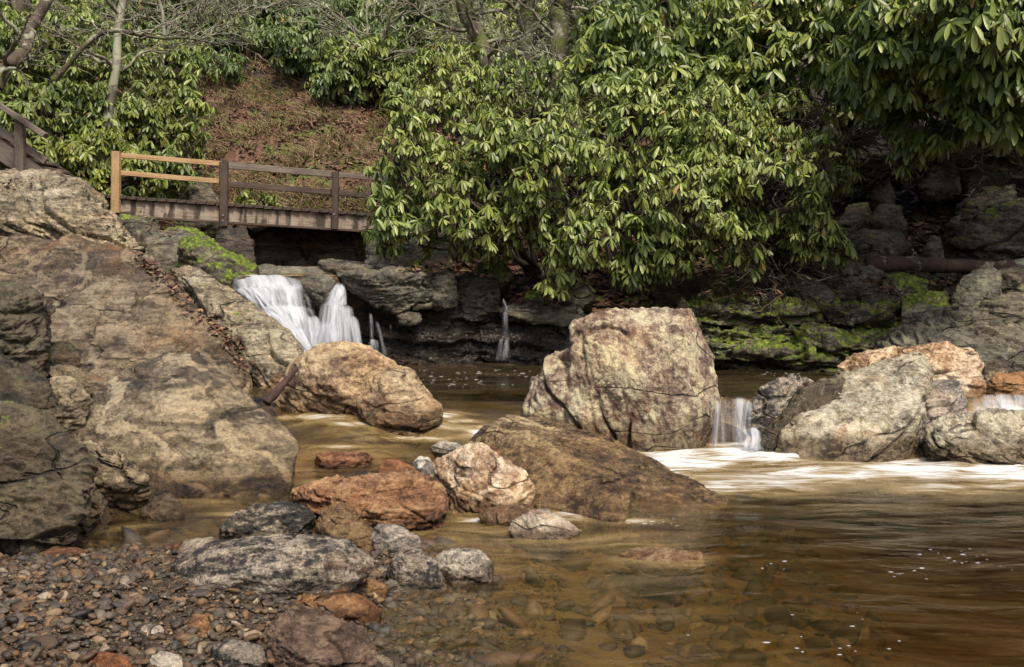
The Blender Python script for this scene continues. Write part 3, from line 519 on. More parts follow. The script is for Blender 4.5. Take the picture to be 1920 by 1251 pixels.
for o, D, mt, lb in [
    ([(1518, 512), (1545, 488), (1600, 490), (1645, 497), (1664, 520), (1642, 549), (1560, 547), (1525, 530)], 10.2, 'bank', 'large rounded dark boulder left of the fallen log'),
    ([(1480, 535), (1500, 512), (1530, 525), (1566, 553), (1535, 568), (1490, 556)], 10.0, 'bank', 'dark wedge rock under the rounded dark boulder'),
    ([(1652, 528), (1660, 515), (1695, 512), (1742, 525), (1738, 545), (1685, 554), (1656, 545)], 10.1, 'mossy', 'moss topped rock below the fallen log'),
    ([(1783, 556), (1800, 520), (1850, 495), (1878, 508), (1878, 545), (1842, 572), (1800, 580)], 9.7, 'bankgrey', 'grey angular boulder standing in front of the fallen log'),
    ([(1612, 552), (1640, 540), (1685, 545), (1705, 565), (1680, 590), (1620, 580)], 9.9, 'bank', 'brown rock below the moss topped rock'),
    ([(1690, 562), (1720, 545), (1770, 548), (1792, 565), (1785, 585), (1720, 594), (1690, 584)], 9.7, 'mossy', 'green patched rock above the large smooth grey boulder'),
    ([(1712, 604), (1745, 575), (1800, 573), (1818, 588), (1800, 606), (1730, 612)], 9.4, 'bankgrey', 'brown grey rock resting on the large smooth grey boulder'),
    ([(1822, 590), (1835, 568), (1880, 552), (2000, 545), (2000, 620), (1880, 608)], 9.4, 'bankgrey', 'long low brown boulder at the right edge above the large smooth grey boulder'),
    ([(1576, 470), (1590, 442), (1620, 430), (1695, 440), (1708, 470), (1690, 492), (1600, 492)], 11.0, 'bank', 'green speckled boulder above the left end of the fallen log'),
    ([(1765, 462), (1800, 425), (1850, 395), (1920, 370), (2020, 350), (2020, 500), (1850, 492), (1785, 485)], 11.2, 'bank', 'huge dark slanting boulder above the fallen log at the right edge'),
    ([(1772, 430), (1800, 385), (1850, 355), (1905, 345), (1908, 368), (1850, 402), (1795, 430)], 11.8, 'bank', 'slanting lichen covered boulder on the upper right bank'),
    ([(1868, 512), (1900, 500), (2000, 500), (2000, 556), (1890, 552), (1870, 535)], 9.9, 'bankgrey', 'tan boulder at the right edge under the fallen log'),
    ([(1625, 415), (1650, 385), (1690, 388), (1700, 415), (1670, 428)], 11.8, 'bank', 'squat dark rock below the dark hollow of the right bank'),
    ([(1570, 420), (1590, 385), (1625, 380), (1640, 410), (1610, 430)], 11.9, 'bank', 'leaning dark rock on the left of the dark hollow'),
    ([(1720, 350), (1745, 310), (1790, 300), (1800, 340), (1760, 360)], 12.6, 'bank', 'rough dark rock right of the dark hollow'),
    ([(1630, 365), (1645, 325), (1665, 330), (1680, 365), (1655, 380)], 12.6, 'bank', 'upright dark rock inside the dark hollow'),
    ([(1480, 500), (1500, 470), (1560, 465), (1580, 490), (1550, 505)], 10.7, 'bank', 'low dark rock behind the rounded dark boulder'),
    ([(1380, 540), (1390, 515), (1440, 505), (1465, 525), (1440, 545)], 10.3, 'bank', 'dark flat rock on the leafy bank above the mossy ledge'),
    ([(1440, 555), (1448, 525), (1485, 520), (1490, 548), (1465, 560)], 10.1, 'bank', 'small dark rock left of the wedge rock'),
    ([(1220, 560), (1240, 525), (1310, 520), (1340, 545), (1300, 562)], 10.4, 'bank', 'dark rock on the leafy bank behind the tall boulder'),
    ([(1800, 345), (1830, 300), (1880, 290), (1900, 320), (1860, 350)], 12.8, 'bank', 'dark rock high on the right bank under the hanging leaves'),
    ([(880, 520), (900, 490), (945, 488), (960, 515), (930, 532)], 10.4, 'mossy', 'mossy rock under the leaves above the trickle'),
    ([(1730, 470), (1745, 440), (1765, 445), (1770, 480), (1745, 485)], 10.8, 'bank', 'small upright rock at the log below the slanting boulders')]:
    rock('bank_rock', lb, 'rock', o, D, mt, lean=.45, thick=None, sink=.12, group=far, cuts=6)
# mossy rocks left of and under the bridge
for o, D, mt, lb in [
    ([(262, 500), (275, 450), (320, 432), (360, 440), (385, 490), (375, 520), (300, 520)], 11.6, 'greyledge', 'grey rock between the slab and the bright moss, below the bridge'),
    ([(212, 442), (222, 402), (290, 408), (305, 450), (265, 475)], 13.0, 'bank', 'dark rock under the left end of the bridge'),
    ([(330, 500), (345, 448), (390, 455), (430, 480), (480, 500), (490, 530), (400, 535)], 11.0, 'mossbright', 'bright green mossy rock left of the waterfall top'),
    ([(290, 450), (310, 425), (370, 430), (395, 455), (350, 470)], 12.5, 'mossbright', 'mossy hump just below the bridge at left'),
    ([(395, 470), (410, 430), (460, 428), (480, 470), (440, 488)], 13.5, 'ledge', 'dark stepped rock below the bridge post'),
    ([(455, 500), (470, 428), (560, 430), (575, 500)], 17.3, 'ledge', 'dark rock wall below the bridge, left part'),
    ([(565, 500), (570, 425), (640, 425), (690, 440), (690, 500)], 17.5, 'ledge', 'dark rock wall below the bridge, right part'),
    ([(680, 515), (688, 445), (720, 440), (790, 450), (800, 515)], 11.6, 'greyledge', 'lichen grey rock at the right foot of the bridge'),
    ([(420, 520), (440, 500), (520, 497), (600, 500), (620, 515), (560, 524)], 12.0, 'greyledge', 'low brown rock ledge at the top of the waterfall'),
    ([(330, 400), (350, 340), (390, 345), (420, 385), (410, 415), (350, 420)], 17.8, 'bank', 'grey boulder seen between the bridge rails'),
    ([(520, 420), (530, 375), (600, 370), (640, 400), (620, 425)], 18.2, 'bank', 'dark rock behind the bridge deck'),
    ([(385, 170), (395, 130), (440, 115), (470, 140), (465, 165), (430, 180)], 27, 'mossy', 'dark mossy hump on the leafy hillside, left one'),
    ([(518, 180), (530, 140), (575, 135), (592, 165), (570, 190)], 26, 'mossy', 'dark mossy hump on the leafy hillside, right one'),
    ([(950, 395), (980, 362), (1080, 355), (1150, 380), (1140, 420), (980, 430)], 14.5, 'greyledge', 'pale layered rock glimpsed through the leaves of the big shrub')]:
    rock('mossy_rock', lb, 'rock', o, D, mt, lean=.5, sink=.4, group='rocks around the bridge', cuts=5, vox=D / 1081 * 2.2)
for o, D, lb in [([(1560, 330), (1575, 255), (1640, 215), (1720, 225), (1760, 262), (1740, 300), (1640, 300)], 12.4, 'overhanging rock added above the hollow on the right bank, its dark stone standing in for shade'),
    ([(1740, 330), (1760, 250), (1860, 230), (1960, 240), (1990, 300), (1900, 330)], 13.0, 'rock wall added right of the hollow under the hanging leaves, its dark stone standing in for shade')]:
    rock('bank_rock', lb, 'rock', o, D, 'ledge', lean=.1, sink=.1, group=far, cuts=5)  # both rocks added to blacken the hollow; dark stone replaces shade
print("rocks", NR)

# ------------------------------------------------------------------ gravel
def ico(sub):
    bm = bmesh.new(); bmesh.ops.create_icosphere(bm, subdivisions=sub, radius=1)
    v = np.array([x.co[:] for x in bm.verts]); f = np.array([[l.index for l in x.verts] for x in bm.faces]); bm.free(); return v, f
def pebbles(x, y, z, size, sub, seed):
    r = np.random.default_rng(seed); v, f = ico(sub); n = len(x); K = 14
    protos = []
    for k in range(K):
        pn = nrm(r.normal(size=(11, 3))); ph = r.uniform(.62, 1.0, 11); t_ = np.maximum(v @ pn.T, 1e-3) / ph
        q = v / np.maximum((t_ ** 9).sum(1) ** (1 / 9) + .15, .72)[:, None] * (1 + .16 * fbm(v * 1.2 + k * 9.7, 3)[:, None])
        protos.append(q)
    protos = np.array(protos); pk = r.integers(0, K, n)
    sc = np.stack([size * r.uniform(.8, 1.5, n), size * r.uniform(.6, 1.0, n), size * r.uniform(.32, .7, n)], 1)
    q = protos[pk] * sc[:, None]
    a = r.uniform(0, 6.28, n); t = r.normal(0, .3, n); ca, sa, ct, st_ = np.cos(a), np.sin(a), np.cos(t), np.sin(t)
    x1 = q[..., 0] * ct[:, None] - q[..., 2] * st_[:, None]; z1 = q[..., 0] * st_[:, None] + q[..., 2] * ct[:, None]
    X_ = x1 * ca[:, None] - q[..., 1] * sa[:, None]; Y_ = x1 * sa[:, None] + q[..., 1] * ca[:, None]
    Vv = np.stack([X_ + x[:, None], Y_ + y[:, None], z1 + (z + sc[:, 2] * .35)[:, None]], -1).reshape(-1, 3)
    Ff = (f[None] + (np.arange(n) * len(v))[:, None, None]).reshape(-1, 3)
    return Vv, Ff, np.repeat(r.random(n), len(v)), np.repeat(r.random(n), len(v))
m = N('pebble_stone'); co = m.n("NewGeometry").outputs['Position']; r1 = m.attr('rnd'); r2 = m.attr('rnd2')
base = m.ramp(r1, [(0, (.04, .026, .018)), (.18, (.10, .06, .035)), (.36, (.19, .11, .052)), (.5, (.075, .064, .05)), (.64, (.14, .115, .085)), (.78, (.045, .044, .045)), (.9, (.23, .135, .06)), (1, (.34, .29, .22))])
nn = m.noise(co, 45, 6, .65, .5); base = m.mix(1., base, m.ramp(nn, [(.3, (.45, .45, .45)), (.7, (1.35, 1.3, 1.2))]), 'MULTIPLY')
br = m.rng(r2, 0, 1, .6, 1.25, 'LINEAR'); br = m.math('MULTIPLY', br, .68); base = m.mix(1., base, m.n("CombineXYZ", {0: br, 1: br, 2: br}).outputs[0], 'MULTIPLY')
bp = m.n("Bump", {'Height': m.noise(co, 70, 6, .7), 'Strength': .6, 'Distance': .01})
M['pebble'] = m.done(m.n("BsdfPrincipled", {'Base Color': base, 'Roughness': m.rng(r2, 0, 1, .35, .7, 'LINEAR'), 'Normal': bp}))
def gravel(name, n, xr, yr, smin, smax, sub, seed, cond, lb):
    r = np.random.default_rng(seed); x = r.uniform(*xr, n); y = r.uniform(*yr, n); z = terrain(x, y)
    k = cond(x, y, z); x, y, z = x[k], y[k], z[k]; s = smin + (smax - smin) * r.random(len(x)) ** 2.5
    Vv, Ff, a, b = pebbles(x, y, z + r.uniform(-.005, .012, len(x)) - (.012 if seed == 13 else 0), s, sub, seed)
    return tag(link(name, mesh_np(name, Vv, [Ff], {'rnd': a, 'rnd2': b}), M['pebble']), lb, 'gravel', kind='stuff')
gravel('gravel', 12500, (-2.6, -.1), (2.6, 4.75), .007, .030, 2, 11, lambda x, y, z: z > -.10, 'brown, rust and grey pebbles of the beach in the lower left')
gravel('fine_gravel', 16000, (-2.6, .2), (2.6, 4.8), .004, .011, 1, 12, lambda x, y, z: z > -.12, 'small grit filling the gaps between the beach pebbles')
gravel('streambed_stones', 5500, (-2.2, 3.2), (2.6, 7.3), .015, .075, 2, 13, lambda x, y, z: (z < -.03) & (z > -.34), 'stones lying on the bed under the clear brown water')

# ------------------------------------------------------------------ waterfalls
m = N('falling_water'); uv = m.n("TexCoord").outputs['UV']; sep = m.n("SeparateXYZ", {0: uv})
s_ = m.noise(m.map(uv, sc=(6, .5, 1)), 1.0, 3, .5, .2); s2_ = m.noise(m.map(uv, sc=(45, 1.6, 1)), 1.0, 4, .6, .2)
dn = m.attr('dens')
al = m.math('ADD', m.rng(s_, .25, .7, .1, .95, 'LINEAR'), m.math('MULTIPLY', m.math('SUBTRACT', s2_, .5), .35))
al = m.math('MULTIPLY', m.math('ADD', al, m.math('SUBTRACT', dn, .55)), m.rng(dn, 0, .25), clamp=True)
df = m.n("BsdfDiffuse", {'Color': (.62, .66, .72)}); tl = m.n("BsdfTranslucent", {'Color': (.6, .65, .72)})
wsh = m.n("MixShader", {0: .38, 1: df.outputs[0], 2: tl.outputs[0]})
M['fall'] = m.done(m.n("MixShader", {0: al, 1: m.n("BsdfTransparent").outputs[0], 2: wsh.outputs[0]}))
def fall_mesh(name, rows, nc=70, nr=110, seed=0, parent=None, dens=.75, width_uv=1.):
    rows = np.array(rows, float); t0 = np.linspace(0, 1, len(rows)); t = np.linspace(0, 1, nr)
    v, l, r_, D = [np.interp(t, t0, rows[:, k]) for k in range(4)]
    for k in (0,): 
        pass
    sm = lambda a: np.convolve(np.pad(a, 4, 'edge'), np.ones(9) / 9, 'valid')
    l, r_, D = sm(l), sm(r_), sm(D)
    s = np.linspace(0, 1, nc); T, Sx = np.meshgrid(t, s, indexing='ij')
    wob = .012 * (r_ - l)[:, None] * 0
    uu = l[:, None] + (r_ - l)[:, None] * Sx
    pp = np.stack([Sx * 9 * width_uv + seed, T * 1.4, 0 * T + seed], -1).reshape(-1, 3)
    Dd = D[:, None] - .035 * fbm(pp, 3).reshape(T.shape) - .10 * np.sin(np.pi * Sx)
    vv = v[:, None] + 1.5 * perlin(pp[:, [0, 2, 1]] * .6).reshape(T.shape) + (1 - T) * 9 * (1 - np.sin(np.pi * Sx)) ** 1.5
    X_ = (uu - 960) / F * Dd; Z_ = HC - (vv - VH) / F * Dd
    de = dens * np.clip(1.25 * np.sin(np.pi * np.clip(Sx, .001, .999)) ** 1.1, 0, 1) * ss(0, .22, T) * (1 + .3 * perlin(pp * .7 + 9).reshape(T.shape)) * (1 - .35 * ss(.93, 1, T))
    me = mesh_np(name, np.stack([X_, Dd, Z_], -1).reshape(-1, 3), [grid_faces(nr, nc)], {'dens': de.ravel()}, uv=np.stack([Sx * width_uv + seed, T], -1).reshape(-1, 2))
    return link(name, me, M['fall'], parent)
wf = tag(empty('waterfall', P(590, 665, 9.7)), 'white silky waterfall tumbling in steps down dark rock', 'waterfall')
def veil(parent, tl, tr, v0, bl_, br_, v1, D0, D1, seed, dens, name='veil', wu=None, pw=1.35):
    t = np.linspace(0, 1, 14); rows = [(v0 + (v1 - v0) * k ** pw, tl + (bl_ - tl) * k, tr + (br_ - tr) * k, D0 - (D0 - D1) * (1 - (1 - k) ** 2.2)) for k in t]
    o = fall_mesh(name, rows, parent=parent, seed=seed, dens=dens, nc=60, nr=70, width_uv=wu or max(.2, (br_ - bl_) / 110)); o.location = -parent.location; return o
for i, a_ in enumerate([(425, 560, 514, 432, 585, 545, 10.9, 10.28, 1.05), (432, 520, 535, 478, 545, 590, 10.3, 9.98, .95), (480, 578, 532, 490, 590, 585, 10.3, 9.95, .75), (462, 590, 570, 510, 600, 628, 10.0, 9.75, .95), (470, 540, 580, 540, 580, 650, 9.95, 9.62, .9),
     (515, 600, 615, 560, 616, 675, 9.75, 9.5, .92), (560, 602, 590, 575, 612, 672, 9.8, 9.5, .7), (628, 650, 528, 604, 652, 572, 10.15, 9.85, 1.0), (600, 655, 562, 586, 645, 672, 9.88, 9.5, .78), (618, 668, 570, 622, 674, 668, 9.85, 9.48, .6), (588, 640, 600, 572, 650, 680, 9.7, 9.42, .6), (640, 672, 590, 650, 684, 660, 9.8, 9.5, .5), (520, 640, 655, 530, 680, 682, 9.5, 9.35, .75)]):
    veil(wf, *a_[:8], seed=i * 3.7, dens=a_[8] * .88)
for i, a_ in enumerate([(690, 698, 585, 692, 708, 640, 9.78, 9.6, .25), (700, 710, 600, 712, 730, 668, 9.7, 9.5, .18), (728, 734, 605, 730, 738, 668, 9.72, 9.5, .15), (690, 712, 635, 680, 720, 672, 9.6, 9.45, .3)]):
    veil(wf, *a_[:8], seed=50 + i * 3.7, dens=a_[8], name='thin_veil')
wt = tag(empty('trickle', P(938, 675, 9.55)), 'thin trickle of water falling down the dark ledge left of the tall boulder', 'waterfall')
for i, a_ in enumerate([(940, 946, 560, 945, 955, 584, 9.95, 9.72, .34), (940, 957, 580, 938, 957, 640, 9.72, 9.55, .15), (935, 957, 632, 915, 960, 677, 9.58, 9.42, .18)]):
    veil(wt, *a_[:8], seed=70 + i * 3.7, dens=a_[8] * .88)
wt = tag(empty('chute', P(1380, 842, 7.15)), 'tan and white chute of water between the tall boulder and the rock on its right', 'waterfall')
for i, a_ in enumerate([(1336, 1412, 742, 1342, 1408, 832, 7.62, 7.2, .36), (1392, 1414, 748, 1382, 1405, 838, 7.55, 7.12, .75), (1338, 1352, 750, 1330, 1350, 838, 7.55, 7.12, .5), (1400, 1425, 800, 1385, 1440, 846, 7.3, 7.05, .7)]):
    veil(wt, *a_[:8], seed=80 + i * 3.7, dens=a_[8] * .88)
wt = tag(empty('side_cascade', P(1880, 785, 7.2)), 'small white cascade over a rock at the right edge', 'waterfall')
for i, a_ in enumerate([(1806, 1960, 738, 1815, 1960, 785, 7.5, 7.15, .5), (1830, 1920, 748, 1840, 1930, 788, 7.45, 7.1, .6)]):
    veil(wt, *a_[:8], seed=90 + i * 3.7, dens=a_[8] * .88)
rock('chute_sill', 'golden brown stone under the chute', 'rock', [(1335, 850), (1335, 770), (1350, 750), (1410, 752), (1420, 850)], 7.4, 'gold', lean=.5, thick=.5, bulge=.02, cuts=1)
rock('cascade_sill', 'brown stone under the side cascade at the right edge', 'rock', [(1800, 800), (1806, 750), (1840, 742), (1990, 745), (1990, 800)], 7.45, 'brown', lean=.5, thick=.6, bulge=.02, cuts=1)

# floating foam flecks
r = np.random.default_rng(21); pts = []
for (u, v, du, dv, n, z) in [(860, 714, 130, 12, 45, .3), (1000, 700, 200, 8, 30, .3), (1450, 702, 90, 5, 20, .3), (1240, 982, 60, 8, 14, 0), (1820, 1050, 110, 22, 20, 0), (1700, 1075, 60, 14, 8, 0), (1500, 1190, 200, 30, 9, 0), (1430, 1060, 60, 18, 6, 0), (1600, 1215, 200, 15, 8, 0)]:
    for _ in range(n):
        uu, v2 = r.normal(u, du * .5), r.normal(v, dv * .6); D = (HC - z) * F / (v2 - VH); pts.append(((uu - 960) / F * D, D, D))
pts = np.array(pts); v0, f0 = ico(1); n = len(pts)
sz = r.uniform(.0015, .0065, n) * (1 + .05 * pts[:, 2]) * (1 + (pts[:, 2] > 8) * .3) * r.uniform(.4, 1.2, n); zz = zwater(pts[:, 0], pts[:, 1])
q = v0[None] * sz[:, None, None] * np.array([2.0, 1.1, .15]); q = q * (1 + .5 * perlin((v0 * 2)[None].repeat(n, 0).reshape(-1, 3) + np.repeat(pts, len(v0), 0) * 50).reshape(n, -1, 1))
q = q + np.stack([pts[:, 0], pts[:, 1], zz + .002], 1)[:, None]
m = N('foam_bubbles'); M['foam'] = m.done(m.n("BsdfPrincipled", {'Base Color': (.42, .42, .43), 'Roughness': .4}))
tag(link('foam', mesh_np('foam', q.reshape(-1, 3), [(f0[None] + (np.arange(n) * len(v0))[:, None, None]).reshape(-1, 3)]), M['foam']), 'white foam flecks drifting on both pools', 'foam', kind='stuff')

# ------------------------------------------------------------------ wood
def wood_mat(name, a, b, c, ax='X', stain=0.):
    m = N(name); co = m.n("TexCoord").outputs['Object']
    sc = {'X': (1, 14, 14), 'Z': (14, 14, 1)}[ax]
    g = m.noise(m.map(co, sc=sc), 3., 7, .65, .6); big = m.noise(co, 2.2, 5, .6)
    col = m.ramp(m.math('ADD', m.math('MULTIPLY', g, .6), m.math('MULTIPLY', big, .4)), [(.35, a), (.5, b), (.65, c)])
    if stain:
        wv = m.noise(m.map(co, sc=(1, .02, .12)), 7.5, 3, .5, .2)
        k = m.rng(m.math('ADD', wv, m.math('MULTIPLY', m.math('SUBTRACT', m.noise(co, 14, 4), .5), .12)), .50, .60, 0, 1)
        col = m.mix(m.math('MULTIPLY', k, stain), col, (.025, .016, .010))
    bp = m.n("Bump", {'Height': g, 'Strength': .6, 'Distance': .01})
    return m.done(m.n("BsdfPrincipled", {'Base Color': col, 'Roughness': .75, 'Normal': bp}))
M['wfresh'] = wood_mat('fresh_timber', (.20, .12, .05), (.34, .22, .11), (.44, .31, .17))
M['wfreshz'] = wood_mat('fresh_timber_upright', (.20, .12, .05), (.34, .22, .11), (.44, .31, .17), 'Z')
M['wdark'] = wood_mat('dark_timber', (.022, .014, .010), (.055, .036, .026), (.10, .075, .058))
M['wdarkz'] = wood_mat('dark_timber_upright', (.022, .014, .010), (.055, .036, .026), (.10, .075, .058), 'Z')
M['wgrey'] = wood_mat('weathered_timber', (.06, .045, .035), (.13, .105, .085), (.22, .19, .16))
M['wgreyz'] = wood_mat('weathered_timber_upright', (.07, .05, .035), (.15, .12, .09), (.24, .20, .15), 'Z')
M['wbeam'] = wood_mat('stained_beam_timber', (.10, .07, .05), (.24, .19, .145), (.36, .30, .24), stain=.9)
m = N('bolt_steel'); M['steel'] = m.done(m.n("BsdfPrincipled", {'Base Color': (.4, .4, .4), 'Metallic': .8, 'Roughness': .45}))
def beam(name, a, b, wd, ht, mat, parent, seg=14, jit=.004):
    """a squared timber from a to b (world points at the middle of its section), with worn edges and slight warp"""
    a, b = Vector(a), Vector(b); L = (b - a).length; x = (b - a).normalized()
    up = Vector((0, 0, 1)) if abs(x.z) < .9 else Vector((0, -1, 0)); y = up.cross(x).normalized(); z = x.cross(y)
    bv = min(wd, ht) * .12; prof = [(-wd / 2 + bv, -ht / 2), (wd / 2 - bv, -ht / 2), (wd / 2, -ht / 2 + bv), (wd / 2, ht / 2 - bv), (wd / 2 - bv, ht / 2), (-wd / 2 + bv, ht / 2), (-wd / 2, ht / 2 - bv), (-wd / 2, -ht / 2 + bv)]
    Vv = []; sd = random.random() * 50
    for i in range(seg + 1):
        t = i / seg; n_ = perlin(np.array([[t * 2 + sd, 0, 0], [t * 2, sd, 0]])) * jit
        for k, (p, q_) in enumerate(prof): Vv.append((t * L, p + n_[0] + random.gauss(0, jit * .12), q_ + n_[1] + random.gauss(0, jit * .12)))
    Ff = [[i * 8 + k, i * 8 + (k + 1) % 8, (i + 1) * 8 + (k + 1) % 8, (i + 1) * 8 + k] for i in range(seg) for k in range(8)]
    me = bpy.data.meshes.new(name); me.from_pydata(Vv, [], Ff + [list(range(7, -1, -1)), list(range(seg * 8, seg * 8 + 8))])
    o = link(name, me, M[mat]); o.parent = parent
    import mathutils
    mt = mathutils.Matrix((x, y, z)).transposed().to_4x4(); mt.translation = a - (parent.location if parent else Vector())
    o.matrix_basis = mt; return o
def Pv(u, v, D): return Vector(P(u, v, D))
br = tag(empty('footbridge', P(215, 400, 16.0)), 'wooden footbridge with post and rail side crossing above the waterfall', 'bridge')
# posts at left, middle, right; depth grows to the right
def bD(u): return 16.0 + (u - 215) / 475 * 1.0
off = Vector((0, .05, 0))
beam('post', Pv(217, 399, bD(217)), Pv(218, 284, bD(217)), .12, .12, 'wfreshz', br)['label'] = 'new pale timber post'
beam('post', Pv(420, 424, bD(420)), Pv(420, 304, bD(420)), .12, .12, 'wdarkz', br)
beam('post', Pv(628, 430, bD(628)), Pv(629, 322, bD(628)), .10, .10, 'wdarkz', br)
beam('post', Pv(850, 450, bD(850)), Pv(850, 342, bD(850)), .10, .10, 'wdarkz', br)
for (v0_, v1_, nm) in ((291, 307, 'top_rail'), (324, 340, 'lower_rail')):
    beam(nm, Pv(225, v0_, bD(225)) + off, Pv(413, v1_, bD(413)) + off, .05, .075, 'wfresh', br)['label'] = 'new pale timber rail'
beam('top_rail', Pv(427, 310, bD(427)) + off, Pv(640, 328, bD(640)) + off, .05, .10, 'wgrey', br)
beam('top_rail', Pv(636, 327, bD(636)) + off, Pv(850, 348, bD(850)) + off, .05, .085, 'wgrey', br)
beam('lower_rail', Pv(427, 345, bD(427)) + off, Pv(622, 360, bD(622)) + off, .05, .09, 'wdark', br)
beam('lower_rail', Pv(634, 361, bD(634)) + off, Pv(850, 380, bD(850)) + off, .05, .085, 'wdark', br)
beam('side_beam', Pv(218, 389, bD(218)) + Vector((0, .10, 0)), Pv(900, 432, bD(900)) + Vector((0, .10, 0)), .08, .24, 'wbeam', br, seg=40)
beam('side_beam', Pv(218, 389, bD(218)) + Vector((0, 1.15, .02)), Pv(900, 432, bD(900)) + Vector((0, 1.15, .02)), .08, .24, 'wdark', br)
beam('bottom_plate', Pv(260, 407, bD(260)) + Vector((0, .09, 0)), Pv(900, 447, bD(900)) + Vector((0, .09, 0)), .14, .035, 'wdark', br)
beam('cross_beam', Pv(425, 428, bD(425)) + Vector((0, -.02, -.01)), Pv(425, 428, bD(425)) + Vector((0, 1.2, -.01)), .16, .12, 'wdark', br)
beam('cross_beam', Pv(235, 404, bD(235)) + Vector((0, -.02, -.0)), Pv(235, 404, bD(235)) + Vector((0, 1.2, 0)), .16, .10, 'wdark', br)
a_, b_ = Pv(160, 365, bD(160)), Pv(900, 416, bD(900)); nb = 42
for i in range(nb):
    p = a_.lerp(b_, (i + .5) / nb); wdt = (b_ - a_).length / nb - .012
    beam('deck_plank', p + Vector((0, .0, random.uniform(-.004, .004))), p + Vector((0, 1.28, 0)), wdt, .045, 'wdark', br, seg=4)
for u, v in ((262, 394), (302, 394), (360, 400), (445, 406), (478, 410), (520, 412), (560, 414), (602, 418), (660, 423)):
    p = Pv(u, v, bD(u)) + Vector((0, .052, 0)); beam('bolt', p, p + Vector((0, -.02, 0)), .022, .022, 'steel', br, seg=1, jit=0)
for u, v in ((420, 404), (420, 414), (628, 402)):
    p = Pv(u, v, bD(u)) + Vector((0, -.055, 0)); beam('bolt', p, p + Vector((0, -.02, 0)), .022, .022, 'steel', br, seg=1, jit=0)
sr = tag(empty('wooden_stair', P(37, 335, 15.2)), 'weathered wooden stair with sloping handrail coming down to the bridge at the left edge', 'stair')
beam('post', Pv(37, 336, 15.2), Pv(38, 224, 15.2), .13, .13, 'wgreyz', sr)
beam('handrail', Pv(-60, 158, 15.1), Pv(86, 255, 15.1), .14, .07, 'wgrey', sr)
beam('lower_rail', Pv(-60, 205, 15.25), Pv(86, 303, 15.25), .05, .10, 'wgrey', sr)
beam('stringer', Pv(-60, 240, 15.3), Pv(98, 348, 15.3), .06, .26, 'wgrey', sr)
beam('stringer', Pv(-60, 240, 15.3) + Vector((0, 1.0, 0)), Pv(98, 348, 15.3) + Vector((0, 1.0, 0)), .06, .26, 'wdark', sr)
for i in range(7):
    p = Pv(-50 + i * 22, 246 + i * 15 - 8, 15.3); beam('step', p, p + Vector((0, 1.0, 0)), .26, .04, 'wgrey', sr, seg=3)

# ------------------------------------------------------------------ bark, tubes
def bark_mat(name, a, b, moss=0.3, lich=.3):
    m = N(name); co = m.n("TexCoord").outputs['Object']; nz = m.n("SeparateXYZ", {0: m.n("NewGeometry").outputs['Normal']}).outputs
    g = m.noise(m.map(co, sc=(1, 1, .3)), 9, 8, .7, .4); col = m.ramp(g, [(.35, a), (.65, b)])
    col = m.mix(m.rng(m.noise(co, 4, 6, .7), .60 - .25 * lich, .66 - .2 * lich), col, (.24, .25, .18))
    col = m.mix(m.rng(m.noise(co, 2.2, 6, .65), .66 - .35 * moss, .74 - .3 * moss), col, m.ramp(m.noise(co, 30, 4), [(.35, (.03, .045, .008)), (.65, (.12, .15, .025))]))
    bp = m.n("Bump", {'Height': g, 'Strength': .8, 'Distance': .02})
    return m.done(m.n("BsdfPrincipled", {'Base Color': col, 'Roughness': .85, 'Normal': bp}))
M['bark'] = bark_mat('mossy_bark', (.03, .022, .015), (.11, .085, .06), .5, .3)
M['barkpale'] = bark_mat('lichen_bark', (.06, .05, .038), (.20, .175, .13), .15, .7)
M['twig'] = bark_mat('bare_twig_bark', (.07, .06, .045), (.19, .17, .125), .25, .5)
M['stem'] = bark_mat('shrub_stem_bark', (.025, .017, .012), (.085, .058, .038), .1, .1)
M['log'] = bark_mat('fallen_log_bark', (.012, .006, .005), (.075, .036, .026), .05, .1)
def tubes(pts, rad, S_=6):
    """pts (N,K,3), rad (N,K) -> verts, faces of N tubes"""
    pts = np.asarray(pts, float); n, K, _ = pts.shape
    t = nrm(np.gradient(pts, axis=1)); ref = np.where(np.abs(t[..., 2:]) > .8, np.array([1., 0, 0]), np.array([0, 0, 1.]))
    e1 = nrm(np.cross(t, ref)); e2 = np.cross(t, e1); a = np.arange(S_) / S_ * 2 * np.pi
    Vv = pts[:, :, None] + rad[:, :, None, None] * (np.cos(a)[None, None, :, None] * e1[:, :, None] + np.sin(a)[None, None, :, None] * e2[:, :, None])
    k, s = np.meshgrid(np.arange(K - 1), np.arange(S_), indexing='ij'); b = (k * S_ + s).ravel(); c = (k * S_ + (s + 1) % S_).ravel()
    f = np.stack([b, c, c + S_, b + S_], 1); Ff = (f[None] + (np.arange(n) * K * S_)[:, None, None]).reshape(-1, 4)
    return Vv.reshape(-1, 3), Ff
def join(parts):
    Vs, Fs, o = [], {}, 0
    for Vv, Ff in parts:
        Vs.append(Vv); Fs.setdefault(Ff.shape[1], []).append(Ff + o); o += len(Vv)
    return np.concatenate(Vs), [np.concatenate(x) for x in Fs.values()]
def polyline(a, b, K, wob, r, sag=0.):
    t = np.linspace(0, 1, K)[:, None]; p = a + (b - a) * t
    w_ = np.cumsum(r.normal(0, 1, (K, 3)), 0); w_ -= w_[0] + (w_[-1] - w_[0]) * t; p = p + w_ * wob * np.linalg.norm(b - a) / K
    p[:, 2] += sag * np.sin(np.pi * t[:, 0]); return p

